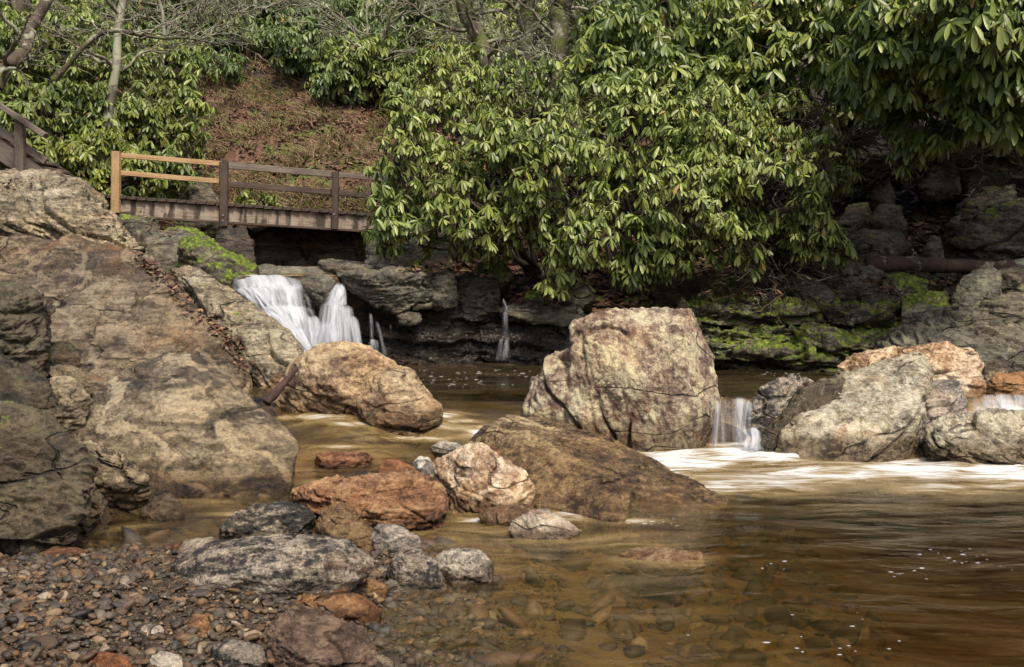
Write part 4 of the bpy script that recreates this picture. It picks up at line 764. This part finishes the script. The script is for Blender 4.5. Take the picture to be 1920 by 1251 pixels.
# fallen log
lg = polyline(P(1622, 494, 10.35), P(2060, 500, 10.2), 24, .08, rng)
Vv, Ff = tubes(lg[None], np.linspace(.075, .06, 24)[None] * (1 + .08 * rng.normal(size=(1, 24))), 14)
caps = [np.arange(13, -1, -1)[None], (np.arange(14) + 23 * 14)[None]]
lo = lg.mean(0); tag(link('fallen_log', mesh_np('fallen_log', Vv - lo, [Ff] + caps), M['log'], loc=lo), 'dark reddish fallen log lying across the rocks of the right bank', 'log')
dl = polyline(P(500, 756, 7.15), P(556, 690, 7.35), 12, .1, rng); lo = dl[0]
Vv, Ff = tubes(dl[None], (np.linspace(.030, .022, 12)[None] * (1 + .12 * rng.normal(size=(1, 12)))), 9)
tag(link('driftwood', mesh_np('driftwood', Vv - lo, [Ff, np.arange(8, -1, -1)[None], (np.arange(9) + 99)[None]]), M['log'], loc=lo), 'short dark piece of driftwood leaning on the left end of the golden boulder', 'driftwood')

# ------------------------------------------------------------------ rhododendrons
def leaf_mat(name, cols, rough=.42):
    m = N(name); rn = m.attr('rnd'); rw = m.attr('whorl'); geo = m.n("NewGeometry")
    col = m.ramp(m.math('ADD', m.math('MULTIPLY', rn, .5), m.math('MULTIPLY', rw, .5)), cols)
    col = m.mix(m.rng(rn, .992, .996), col, (.30, .17, .04))
    col = m.mix(m.math('MULTIPLY', geo.outputs['Backfacing'], .55), col, (.16, .19, .08))
    mid = m.attr('rib'); col = m.mix(m.math('MULTIPLY', m.rng(mid, .75, 1.), .35), col, (.22, .26, .07))
    p = m.n("BsdfPrincipled", {'Base Color': col, 'Roughness': rough, 'Specular IOR Level': .55})
    t = m.n("BsdfTranslucent", {'Color': m.mix(1., col, (1.2, 1.5, .5), 'MULTIPLY')})
    return m.done(m.n("MixShader", {0: .18, 1: p.outputs[0], 2: t.outputs[0]}))
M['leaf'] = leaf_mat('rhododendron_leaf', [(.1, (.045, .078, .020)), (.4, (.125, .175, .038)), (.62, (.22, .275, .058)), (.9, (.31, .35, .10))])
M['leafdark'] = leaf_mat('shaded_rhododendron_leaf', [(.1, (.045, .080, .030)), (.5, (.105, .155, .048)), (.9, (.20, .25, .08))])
M['leafyel'] = leaf_mat('yellow_green_leaf', [(.1, (.06, .10, .02)), (.5, (.15, .19, .03)), (.9, (.28, .30, .05))])
ST = np.array([0, .12, .38, .68, .9, 1.0]); WD = np.array([.03, .22, .42, .5, .3, .02])
def leaves(base, d0, up, L, W, g, tilt):
    """base,d0,up: (n,3); returns verts/faces; every leaf folded along its midrib and arching down"""
    n = len(base); k = len(ST); pos = np.zeros((n, k, 3)); dirs = np.zeros((n, k, 3)); p = base.copy(); prev = 0
    for i, s in enumerate(ST):
        d = nrm(d0 + (g * s)[:, None] * np.array([0, 0, -1.])); p = p + d * ((s - prev) * L)[:, None]; prev = s; pos[:, i] = p; dirs[:, i] = d
    side = nrm(np.cross(d0, up)); nn = nrm(np.cross(side[:, None], dirs)); side = side * np.cos(tilt)[:, None] + nn[:, 2] * np.sin(tilt)[:, None]
    wv = (W[:, None] * WD[None])[..., None] * side[:, None]
    fold = nn * (W[:, None] * WD[None] * .30)[..., None]
    Vv = np.stack([pos - wv + fold, pos, pos + wv + fold], 2).reshape(-1, 3)
    f = []
    for i in range(k - 1):
        for j in (0, 1): a = i * 3 + j; f.append([a, a + 1, a + 4, a + 3])
    f = np.array(f); return Vv, (f[None] + (np.arange(n) * 3 * k)[:, None, None]).reshape(-1, 4), 3 * k
def shrub(label, lobes, nwh, mat='leaf', leafL=.100, base=None, seed=0, name='rhododendron', group='rhododendron shrubs', stems=True, droop=1., trunk_r=.03, inner=.35, tags=True):
    """lobes: (u,v,D,ru,rv,rd) ellipsoids of foliage; whorls of drooping leaves sit at twig tips in their outer shells"""
    r = np.random.default_rng(seed + 100); lobes = np.array(lobes, float); nwh = int(nwh * 2.0)
    cen = np.array([P(*l[:3]) for l in lobes]); rad = np.stack([lobes[:, 3] / F * lobes[:, 2], lobes[:, 5], lobes[:, 4] / F * lobes[:, 2]], 1)
    area = rad[:, 0] * rad[:, 2] + rad[:, 1] * rad[:, 2]; cnt = np.maximum((nwh * area / area.sum()).astype(int), 4)
    li = np.repeat(np.arange(len(lobes)), cnt); n = len(li)
    d = nrm(r.normal(size=(n, 3))); d[:, 1] = np.where(r.random(n) < .72, -np.abs(d[:, 1]), d[:, 1])
    rr = 1 - inner * r.random(n) ** 1.6 + .10 * r.normal(size=n)
    pos = cen[li] + d * rad[li] * rr[:, None]
    pos += .25 * rad[li] * np.stack([fbm(pos * 1.3 + k * 11, 2) for k in range(3)], 1)
    keep = fbm(pos * 1.9 + seed, 2) > -.22; 
    g_ = terrain(pos[:, 0], pos[:, 1]); keep &= pos[:, 2] > np.minimum(g_, 99) + .05
    pos, d, li = pos[keep], d[keep], li[keep]; n = len(pos)
    if n < 25: print('SMALL SHRUB', label, n)
    ax = nrm(d * np.array([.6, .7, .3]) + np.array([0, 0, .9]) + r.normal(0, .22, (n, 3)))
    e1 = nrm(np.cross(ax, np.array([0, .2, 1.]) + r.normal(0, .3, (n, 3)))); e2 = np.cross(ax, e1)
    nl = r.integers(6, 12, n); w = np.repeat(np.arange(n), nl); m_ = len(w)
    fi = np.arange(m_) - np.repeat(np.cumsum(nl) - nl, nl); phi = fi * 2.4 + r.uniform(0, .7, m_) + np.repeat(r.uniform(0, 6, n), nl)
    dr = np.repeat(r.uniform(-1.05, .15, n), nl); el = dr + r.normal(0, .22, m_)
    d0 = (np.cos(phi) * np.cos(el))[:, None] * e1[w] + (np.sin(phi) * np.cos(el))[:, None] * e2[w] + np.sin(el)[:, None] * ax[w]
    bs = np.repeat(r.uniform(.6, 1.3, n), nl); L = leafL * bs * r.uniform(.7, 1.12, m_); W = L * r.uniform(.24, .32, m_) 
    g = droop * r.uniform(.4, 1.8, m_)
    Vv, Ff, kk = leaves(pos[w] + ax[w] * r.uniform(-.02, .01, m_)[:, None], nrm(d0), ax[w], L, W, g, r.normal(0, .3, m_))
    rnd = np.repeat(r.random(m_), kk); wh = np.repeat(np.clip(.5 + .45 * fbm(pos * .9 + 40, 2) + r.normal(0, .16, n), 0, 1)[w], kk)
    rib = np.tile(np.tile([0, 1., 0], len(ST)), m_)
    bp = np.array(base if base is not None else [cen[:, 0].mean(), cen[:, 1].mean() + rad[:, 1].mean() * .4, 0]); 
    if base is None: bp[2] = tz(bp[0], bp[1]) - .05
    root = empty(name, bp); 
    if tags: tag(root, label, 'shrub', group)
    link('foliage', mesh_np('foliage', Vv - bp, [Ff], {'rnd': rnd, 'whorl': wh, 'rib': rib}), M[mat], root)
    parts = []
    hub = cen + np.array([0, .25, -.2]) * rad
    sp = []; srad = []
    for h in hub:
        for _ in range(2):
            a0 = bp + r.normal(0, .06, 3) * [1, 1, 0]; sp.append(polyline(a0, h + r.normal(0, .2, 3) * rad.mean(), 14, .28, r, .1 * np.linalg.norm(h - a0))); srad.append(np.linspace(trunk_r, trunk_r * .45, 14))
    parts.append(tubes(np.array(sp), np.array(srad), 6))
    # branches then twigs
    nb_ = max(6, n // 14); bi = r.integers(0, n, nb_); q0 = hub[li[bi]] + r.normal(0, .15, (nb_, 3)) * rad[li[bi]]
    bl = np.array([polyline(q0[k], pos[bi[k]] - .02 * ax[bi[k]], 9, .3, r) for k in range(nb_)]); parts.append(tubes(bl, np.linspace(trunk_r * .4, .004, 9)[None].repeat(nb_, 0), 4))
    node = bl[:, 3:8].reshape(-1, 3)
    tw = []
    for k in range(n):
        j = np.argmin(((node - pos[k]) ** 2).sum(1)); s0 = node[j]; v_ = s0 - pos[k]; dd = np.linalg.norm(v_)
        if dd > .7: s0 = pos[k] + v_ / dd * .5 - np.array([0, 0, .12])
        mid_ = (s0 + pos[k]) / 2 + r.normal(0, .03, 3) - .05 * ax[k]; tw.append([s0, mid_, pos[k] - .06 * ax[k], pos[k] + .01 * ax[k]])
    parts.append(tubes(np.array(tw), np.array([.006, .0045, .004, .004])[None].repeat(n, 0), 3))
    Vb, Fb = join(parts); link('branches', mesh_np('branches', Vb - bp, Fb), M['stem'], root); return root

A = 10.
shrub('left third of the big rhododendron overhanging the pool, its edge hiding the bridge', [(790, 330, 10.6, 100, 130, .8), (850, 230, 11.2, 110, 90, .8), (760, 430, 10.4, 70, 50, .6), (900, 420, 10.2, 110, 60, .7), (840, 140, 12.5, 70, 60, .7), (940, 310, 10.3, 100, 90, .8)], 950, seed=1, base=P(1010, 520, 11.0))
shrub('middle of the big rhododendron overhanging the pool, with the brightest yellow green leaves', [(1050, 330, 10.2, 110, 120, .8), (1010, 210, 11.5, 110, 80, .8), (1110, 440, 9.8, 90, 60, .6), (1170, 260, 10.6, 120, 100, .8), (1050, 500, 9.8, 40, 30, .3), (1180, 500, 9.8, 50, 35, .3), (960, 150, 13, 60, 50, .5)], 900, seed=2, base=P(1200, 510, 11.2))
shrub('right third of the big rhododendron, hanging low over the mossy ledge', [(1290, 380, 9.8, 120, 90, .8), (1340, 260, 10.3, 120, 100, .8), (1440, 340, 10.0, 110, 100, .8), (1240, 470, 9.7, 80, 45, .5), (1400, 450, 9.8, 120, 45, .5), (1500, 420, 10.0, 70, 60, .5), (1540, 300, 10.8, 60, 60, .5)], 950, seed=3, base=P(1480, 500, 11.0))
shrub('tall dark rhododendron behind the big one, reaching the top edge', [(1200, 110, 13, 150, 100, 1.), (1330, 60, 12.8, 160, 110, 1.), (1450, 130, 12.4, 150, 110, 1.), (1170, 190, 12.6, 120, 70, .8), (1540, 30, 12.5, 120, 90, 1.), (1300, 170, 12.3, 140, 70, .8), (1420, 220, 12.0, 130, 60, .7)], 1500, seed=4, leafL=.16, base=P(1380, 420, 13.5))
shrub('near rhododendron hanging in from the upper right corner, with unseen lobes added for shade', [(1700, 90, 9.2, 130, 100, .8), (1830, 60, 8.6, 130, 110, .8), (1900, 160, 8.6, 110, 100, .7), (1760, 180, 9.2, 110, 60, .6), (1640, 140, 9.8, 90, 70, .6), (1730, 240, 9.4, 70, 40, .4), (1750, -130, 9.8, 170, 110, 1.2), (1930, -120, 9.2, 150, 120, 1.2), (1950, -330, 9.8, 200, 130, 1.4), (2000, -180, 11.2, 170, 90, 1.3), (2150, -60, 9.6, 160, 130, 1.3), (2050, 80, 9.8, 100, 120, .9)], 3000, 'leaf', seed=5, leafL=.145, base=P(2150, 330, 10.5), trunk_r=.035)  # lobes above and right of the frame are added to shade the bank
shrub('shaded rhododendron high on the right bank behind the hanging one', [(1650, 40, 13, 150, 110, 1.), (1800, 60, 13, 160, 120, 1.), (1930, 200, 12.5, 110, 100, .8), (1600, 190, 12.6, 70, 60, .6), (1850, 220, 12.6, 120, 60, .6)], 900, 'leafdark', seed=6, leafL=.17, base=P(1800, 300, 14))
for k, (u, v, D, a_, b_, nn_, mt, lb) in enumerate([
    (1035, 530, 9.75, 30, 25, 14, 'leaf', 'low leafy sprig drooping in front of the bank left of the tall boulder'),
    (1190, 512, 9.7, 40, 22, 22, 'leaf', 'low leafy sprig drooping above the flat top of the tall boulder'),
    (1700, 290, 9.6, 35, 35, 12, 'leaf', 'leafy sprig hanging in front of the dark hollow'),
    (1575, 465, 10.0, 25, 25, 8, 'leaf', 'leafy sprig hanging left of the green speckled boulder')]):
    shrub(lb, [(u, v, D, a_, b_, .2)], nn_, mt, seed=20 + k, base=P(u + 40, v - 40, D + .8), name='leafy_sprig', group='leafy sprigs', trunk_r=.008)
# left bank and hillside shrubs
shrub('dense rhododendron on the left bank under the mossy trunk', [(60, 120, 18, 120, 100, 1.3), (110, 210, 17.5, 110, 80, 1.1), (40, 280, 17, 60, 60, .8), (170, 90, 19, 90, 70, 1.)], 1100, seed=7, leafL=.155, base=P(90, 330, 18.5))
shrub('dense rhododendron on the left bank behind the bridge end', [(260, 160, 19, 110, 100, 1.2), (320, 240, 18.6, 80, 80, 1.0), (230, 250, 18, 90, 70, 1.), (330, 120, 20, 70, 50, 1.), (300, 320, 18, 70, 45, .7)], 1100, seed=8, leafL=.155, base=P(280, 380, 19))
shrub('yellow green rhododendron beside the bridge end post', [(160, 290, 16.9, 80, 40, .7), (240, 330, 16.8, 70, 50, .6), (90, 300, 16.6, 50, 30, .5), (200, 260, 17.2, 60, 30, .5)], 420, 'leafyel', seed=9, leafL=.155, base=P(200, 370, 17.5))
shrub('small bright shrub growing right behind the bridge deck', [(492, 374, 17.6, 34, 18, .35)], 36, 'leafyel', seed=10, leafL=.17, base=P(492, 400, 17.8), name='small_shrub')
bg = [(400, 40, 30, 90, 40), (575, 95, 29, 60, 60), (640, 60, 30, 120, 70), (700, 130, 27, 100, 70), (780, 40, 30, 110, 60), (500, 25, 33, 100, 35), (900, 70, 33, 110, 50), (1030, 90, 34, 120, 50), (300, 40, 32, 120, 70), (120, 20, 30, 120, 70), (1120, 60, 30, 90, 60), (640, 165, 26, 50, 30), (790, 170, 24, 60, 50), (420, 120, 27, 45, 25), (470, 70, 33, 80, 35), (830, 120, 33, 90, 45), (950, 130, 33, 80, 40), (1080, 130, 33, 90, 40), (1000, 30, 33, 110, 60), (870, 10, 33, 110, 50), (1150, 10, 33, 110, 60), (600, 0, 33, 110, 40), (440, 0, 33, 110, 30)]
bl = ['dark rhododendron thicket at the top, left of centre', 'rhododendron above the left mossy hump of the hillside', 'rhododendron at the head of the leafy slope', 'dark rhododendron behind the slim forked bare tree', 'rhododendron at the top edge behind thin bare trunks', 'far rhododendron at the top edge above the leafy slope', 'far rhododendron behind the leaning mossy trunk', 'far rhododendron behind the pair of mossy trunks', 'far rhododendron at the top edge above the arching branch', 'far rhododendron in the upper left corner', 'far rhododendron right of the pair of mossy trunks', 'low rhododendron at the upper right of the leafy slope', 'rhododendron peeping out left of the big shrub', 'small rhododendron over the mossy hump at left of the slope', 'far rhododendron closing the top of the leafy slope', 'low far rhododendron left of the leaning mossy trunk', 'low far rhododendron behind the bare twig bush', 'low far rhododendron at the foot of the pair of mossy trunks', 'farthest rhododendron between the mossy trunks at the top edge', 'farthest rhododendron at the top edge left of the mossy trunks', 'farthest rhododendron at the top edge right of the mossy trunks', 'farthest rhododendron at the top edge above the head of the slope', 'farthest rhododendron at the top edge left of the slender pale trunk']
for k, ((u, v, D, a_, b_), lb) in enumerate(zip(bg, bl)):
    D = hitD(u, v + b_ * .8) - .3
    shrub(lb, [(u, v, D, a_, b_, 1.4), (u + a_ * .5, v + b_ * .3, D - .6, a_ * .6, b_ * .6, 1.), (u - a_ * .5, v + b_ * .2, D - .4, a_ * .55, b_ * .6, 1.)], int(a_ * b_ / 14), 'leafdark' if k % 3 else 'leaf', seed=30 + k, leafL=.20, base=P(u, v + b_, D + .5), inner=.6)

for k, (u, v, a_, b_, lb) in enumerate([(1180, 60, 130, 100, 'shaded thicket behind the tall rhododendron, left part'), (1380, 60, 150, 110, 'shaded thicket behind the tall rhododendron, right part'), (1560, 110, 120, 120, 'shaded thicket between the tall and the hanging rhododendron'), (1740, 60, 150, 110, 'shaded thicket at the top edge behind the hanging rhododendron'), (1900, 100, 110, 110, 'shaded thicket in the upper right corner')]):
    D = 17.5
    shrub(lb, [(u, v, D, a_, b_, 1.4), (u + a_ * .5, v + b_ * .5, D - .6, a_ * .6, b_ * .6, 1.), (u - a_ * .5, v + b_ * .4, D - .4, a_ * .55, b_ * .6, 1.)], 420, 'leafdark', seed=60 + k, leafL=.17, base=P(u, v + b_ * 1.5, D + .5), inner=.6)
# ------------------------------------------------------------------ bare trees
def tree(label, pts, r0, r1, nbr, bl=1.6, seed=0, mat='bark', twm='twig', name='bare_tree', group='bare trees and trunks', t0=.25, up=.35, cat='tree', twn=7, flat=None):
    """pts: trunk line (u,v,D) from foot to top; branches fork off it and carry twigs"""
    r = np.random.default_rng(seed + 500); c = np.array([P(*p) for p in pts]); K = 40
    t = np.linspace(0, 1, K); tt = np.linspace(0, 1, len(c)); line = np.stack([np.interp(t, tt, c[:, k]) for k in range(3)], 1)
    kern = np.ones(7) / 7; line = np.stack([np.convolve(np.pad(line[:, k], 3, 'edge'), kern, 'valid') for k in range(3)], 1); line[0], line[-1] = c[0], c[-1]
    wob = np.stack([perlin(np.stack([t * 5 + seed, t * 0 + k, t * 0], 1)) for k in range(3)], 1); line = line + wob * r0 * 1.2
    rad = r0 + (r1 - r0) * t; rad = rad * (1 + .12 * perlin(np.stack([t * 16, t * 0 + seed, t * 0], 1))); rad[:4] *= np.linspace(1.35, 1, 4)
    base = line[0].copy(); root = tag(empty(name, base), label, cat, group)
    Vv, Ff = tubes(line[None], rad[None], 14); 
    n = nrm(Vv - np.repeat(line, 14, 0)); Vv = Vv + n * (.10 * np.repeat(rad, 14) * fbm(Vv * np.array([9, 9, 3.]), 3))[:, None]
    link('trunk', mesh_np('trunk', Vv - base, [Ff]), M[mat], root)
    parts = []; bls, brd = [], []
    for _ in range(nbr):
        k = int((t0 + (1 - t0) * r.random() ** .8) * (K - 1)); L = bl * r.uniform(.5, 1.2)
        az = r.uniform(0, 6.28); d = np.array([math.cos(az), math.sin(az) * .6, r.uniform(-.15, 1.) * up * 2]); d /= np.linalg.norm(d)
        b = line[k] + d * L; bls.append(polyline(line[k], b, 12, .30, r, r.uniform(-.1, .15) * L)); brd.append(np.linspace(min(rad[k] * .55, .035), .006, 12))
    if nbr:
        bls, brd = np.array(bls), np.array(brd); parts.append(tubes(bls, brd, 5))
        tws, trd = [], []
        for i in range(nbr):
            for _ in range(twn):
                k = r.integers(3, 12); p0 = bls[i, k]; dd = nrm(bls[i, min(k + 1, 11)] - bls[i, k - 1]) + r.normal(0, .55, 3); dd = dd / np.linalg.norm(dd); l = bl * r.uniform(.15, .5)
                q = polyline(p0, p0 + dd * l, 7, .3, r); tws.append(q); trd.append(np.linspace(.006, .0025, 7))
                for _ in range(3):
                    kk = r.integers(2, 7); d2 = nrm(dd + r.normal(0, .6, 3)); q2 = polyline(q[kk], q[kk] + d2 * l * r.uniform(.3, .6), 7, .3, r); tws.append(q2); trd.append(np.linspace(.004, .002, 7))
        parts.append(tubes(np.array(tws), np.array(trd) * (1 + base[1] * .045), 3))
        Vb, Fb = join(parts); link('branches', mesh_np('branches', Vb - base, Fb), M[twm], root)
    return root
tree('thick mossy trunk rising out of the upper left corner', [(28, 330, 18), (30, 150, 18), (28, 0, 18), (25, -200, 18)], .20, .17, 6, 2., 1)
tree('leaning mossy tree crossing the left edge below the thick trunk', [(-80, 260, 14), (-10, 160, 14.2), (40, 90, 14.5), (70, 40, 14.8), (110, -60, 15)], .11, .07, 8, 1.6, 2)
tree('slim lichen grey trunk in the left rhododendrons with an arching branch', [(188, 400, 17.2), (196, 300, 17), (198, 255, 17), (215, 150, 17.2), (220, 60, 17.4), (235, -60, 17.6)], .085, .06, 6, 1.5, 3, 'barkpale')
tree('arching mossy branch over the left rhododendrons', [(100, 150, 16.4), (150, 90, 16.4), (200, 57, 16.5), (245, 58, 16.6), (280, 72, 16.7), (340, 70, 16.9), (420, 85, 17.2)], .045, .015, 10, 1.4, 4, 'bark', t0=.3)
tree('slim forked bare tree at the right of the leafy slope', [(684, 190, 23), (690, 130, 23), (705, 90, 23), (730, 50, 23), (760, -40, 23)], .07, .03, 16, 2.2, 5, 'bark', t0=.2)
tree('thin bare sapling left of the forked tree', [(690, 180, 24), (692, 110, 24), (688, 40, 24), (690, -60, 24)], .035, .02, 8, 1.6, 6, 'barkpale')
tree('leaning mossy trunk just left of the big shrub crown', [(930, 200, 15.8), (905, 90, 15.8), (880, 30, 15.8), (850, -60, 15.8)], .125, .10, 9, 2.0, 7)
tree('mossy dark trunk, left of the pair near top centre', [(990, 220, 16.6), (992, 90, 16.6), (990, 0, 16.6), (990, -120, 16.6)], .14, .125, 7, 2.2, 8)
tree('mossy trunk, right of the pair near top centre', [(1045, 220, 16.0), (1046, 90, 16), (1048, 0, 16), (1050, -120, 16)], .145, .13, 7, 2.2, 9)
tree('pale trunk touching the right mossy trunk', [(1069, 200, 17.2), (1070, 90, 17.2), (1072, 0, 17.2), (1075, -120, 17.2)], .10, .085, 5, 2., 10, 'barkpale')
tree('pale distant trunk right of the pair', [(1120, 160, 30), (1118, 60, 30), (1116, -60, 30)], .16, .14, 5, 2., 11, 'barkpale')
tree('thin pale trunk at the top between the slope and the big shrub', [(822, 180, 26), (815, 90, 26), (812, 0, 26), (812, -60, 26)], .06, .05, 8, 1.8, 12, 'barkpale')
tree('slender pale trunk above the leafy slope', [(452, 110, 27), (470, 40, 27), (485, -40, 27)], .07, .05, 12, 2.4, 13, 'barkpale')
tree('slim bare tree above the left mossy hump', [(365, 80, 26), (372, 20, 26), (380, -50, 26)], .07, .05, 14, 2.4, 14, 'barkpale')
tree('slim bare tree above the head of the leafy slope', [(575, 110, 27), (590, 40, 27), (600, -50, 27)], .05, .04, 14, 2.4, 15, 'barkpale')
tree('tangled pale tree over the arching branch', [(300, 130, 21), (310, 60, 21), (290, -40, 21)], .04, .03, 16, 2.0, 16, 'barkpale', t0=.1)
tree('bare bush of pale twigs behind the crown of the big shrub', [(960, 170, 17), (965, 120, 17), (975, 60, 17)], .02, .012, 18, 1.3, 17, 'barkpale', t0=0., cat='shrub', name='bare_bush')
tree('bare bush of pale twigs between the two big rhododendrons', [(1080, 220, 15), (1085, 160, 15), (1095, 110, 15)], .02, .012, 14, 1.1, 18, 'barkpale', t0=0., cat='shrub', name='bare_bush')
tree('tangle of dead twigs left of the dark hollow', [(1560, 300, 10.6), (1590, 250, 10.5), (1640, 200, 10.4)], .012, .006, 16, .7, 19, 'stem', 'stem', t0=0., cat='shrub', name='bare_bush', up=.1)
tree('tangle of dead twigs hanging at the right edge above the slanting boulders', [(1960, 220, 10), (1880, 270, 10), (1760, 300, 10)], .014, .006, 18, .7, 20, 'stem', 'stem', t0=0., cat='shrub', name='bare_bush', up=-.1)
tree('tangle of roots and dead twigs on the leafy bank above the mossy ledge', [(1500, 440, 10.2), (1440, 500, 10), (1380, 545, 9.9)], .014, .006, 20, .6, 21, 'stem', 'stem', t0=0., cat='shrub', name='bare_bush', up=-.2)
r = np.random.default_rng(77)
for k in range(26):                                        # woods behind
    u = [560, 640, 740, 780, 850, 930, 1010, 1150, 1180, 60, 170, 330, 420, 520, 610, 700, 860, 960, 1090, 1250, 1320, 1400, 1500, 1600, 1700, 1850][k]
    D = r.uniform(30, 48); zb = tz((u - 960) / F * D, D); vb = VH - (zb - HC) / D * F
    tree('distant trunk in the woods behind the rhododendrons at the top', [(u, vb + 10, D), (u + r.uniform(-15, 15), vb / 2 - 30, D), (u + r.uniform(-25, 25), -150, D)], r.uniform(.1, .22), .09, 5, 3., 40 + k, 'barkpale' if k % 2 else 'bark', name='distant_tree', group='distant trunks at the top', twn=5)

# ------------------------------------------------------------------ leaf litter, dry grass
m = N('dead_leaf'); rn = m.attr('rnd')
M['dead'] = m.done(m.n("BsdfPrincipled", {'Base Color': m.ramp(rn, [(0, (.035, .016, .011)), (.4, (.09, .038, .023)), (.7, (.15, .072, .04)), (1, (.26, .16, .09))]), 'Roughness': .6}))
m = N('dry_grass'); rn = m.attr('rnd')
M['dry'] = m.done(m.n("BsdfPrincipled", {'Base Color': m.ramp(rn, [(0, (.10, .06, .035)), (.5, (.24, .16, .09)), (.75, (.36, .27, .16)), (.82, (.12, .16, .03)), (1, (.16, .20, .04))]), 'Roughness': .8}))
def litter(name, label, n, region, size, seed, hfun=None):
    r = np.random.default_rng(seed); x, y = region(r, n); z = hfun(x, y) if hfun else terrain(x, y)
    k = len(x); a = r.uniform(0, 6.28, k); d = nrm(np.stack([np.cos(a), np.sin(a), r.normal(0, .35, k)], 1)); up = nrm(np.stack([r.normal(0, .4, k), r.normal(-.3, .4, k), np.ones(k)], 1))
    L = size * r.uniform(.5, 1.2, k); side = nrm(np.cross(d, up)); n_ = np.cross(side, d); c = np.stack([x, y, z + .012 + .02 * r.random(k)], 1)
    W = L * r.uniform(.15, .3, k); cu = L * r.uniform(-.2, .3, k)
    Vv = np.stack([c - d * L[:, None] / 2, c - side * W[:, None] + n_ * cu[:, None] * .5, c + side * W[:, None] + n_ * cu[:, None] * .5, c + d * L[:, None] / 2 + n_ * cu[:, None]], 1).reshape(-1, 3)
    f = np.array([[0, 1, 2], [1, 3, 2]]); Ff = (f[None] + (np.arange(k) * 4)[:, None, None]).reshape(-1, 3)
    return tag(link(name, mesh_np(name, Vv, [Ff], {'rnd': np.repeat(r.random(k), 4)}, smooth=False), M['dead']), label, 'leaf litter', kind='stuff')
def px_region(us, ys):
    def f(r, n): y = ys[0] + (ys[1] - ys[0]) * r.random(n); u = r.uniform(us[0], us[1], n); return (u - 960) / F * y, y
    return f
litter('leaf_litter', 'red brown fallen leaves covering the far bank', 16000, px_region((850, 2000), (10.1, 14.5)), .11, 1)
litter('hillside_leaf_litter', 'brown fallen leaves covering the hillside behind the bridge', 42000, px_region((150, 850), (17.8, 32)), .11, 2)
bpy.context.view_layer.update(); DG = bpy.context.evaluated_depsgraph_get()
def strew(name, label, lines, n, size, seed, spread):
    # leaves that have dropped into the clefts between the slabs: found by dropping points onto the rock
    r = np.random.default_rng(seed); xs, ys, zs = [], [], []
    for (u0, v0, u1, v1) in lines:
        for _ in range(n):
            t = r.random(); u, v = u0 + (u1 - u0) * t + r.normal(0, spread), v0 + (v1 - v0) * t + r.normal(0, spread * .6)
            ok, loc, nn, *_r = S.ray_cast(DG, cam.location, Vector(P(u, v, 5)) - cam.location)
            if ok and nn.z > .15: xs.append(loc.x); ys.append(loc.y); zs.append(loc.z)
    xs, ys, zs = map(np.array, (xs, ys, zs)); litter(name, label, 0, lambda r_, n_: (xs, ys), size, seed, lambda a_, b_: zs)
strew('rock_leaf_litter', 'red brown leaves caught in the clefts of the left rock slabs', [(185, 400, 262, 480), (262, 485, 310, 525), (262, 490, 345, 560), (300, 520, 420, 640), (345, 560, 465, 700), (0, 350, 90, 345), (230, 380, 330, 440), (400, 600, 440, 650)], 75, .06, 3, 9)
strew('shelf_leaf_litter', 'red brown leaves lying on the ledges right of the waterfall', [(760, 508, 860, 505), (880, 560, 1060, 575), (850, 500, 960, 530), (1240, 545, 1540, 560), (1560, 500, 1700, 560)], 150, .07, 4, 10)
r = np.random.default_rng(9); n = 17000; yy = 17.6 + 9 * r.random(n) ** 1.5; uu = r.uniform(300, 800, n); xx = (uu - 960) / F * yy
kk = fbm(np.stack([xx * .8, yy * .8, 0 * xx], 1), 3) > -.15; xx, yy = xx[kk], yy[kk]; n = len(xx); zz = terrain(xx, yy)
az = r.uniform(0, 6.28, n); L = r.uniform(.12, .38, n); ln = r.uniform(.3, 1.4, n)
t = np.linspace(0, 1, 4); hx = np.cos(az)[:, None] * (ln * L)[:, None] * t ** 1.5; hy = np.sin(az)[:, None] * (ln * L)[:, None] * t ** 1.5 - .3 * L[:, None] * t ** 2; hz = L[:, None] * (t - .5 * ln[:, None] * t ** 2)
pl = np.stack([xx[:, None] + hx, yy[:, None] + hy, zz[:, None] + hz], -1)
Vv, Ff = tubes(pl, np.array([.008, .007, .005, .002])[None].repeat(n, 0), 3)
tag(link('dry_grass', mesh_np('dry_grass', Vv, [Ff], {'rnd': np.repeat(r.random(n), 12)}), M['dry']), 'tan dead grass and stalks on the slope behind the bridge', 'grass', kind='stuff')
print("total objects", len(bpy.data.objects))
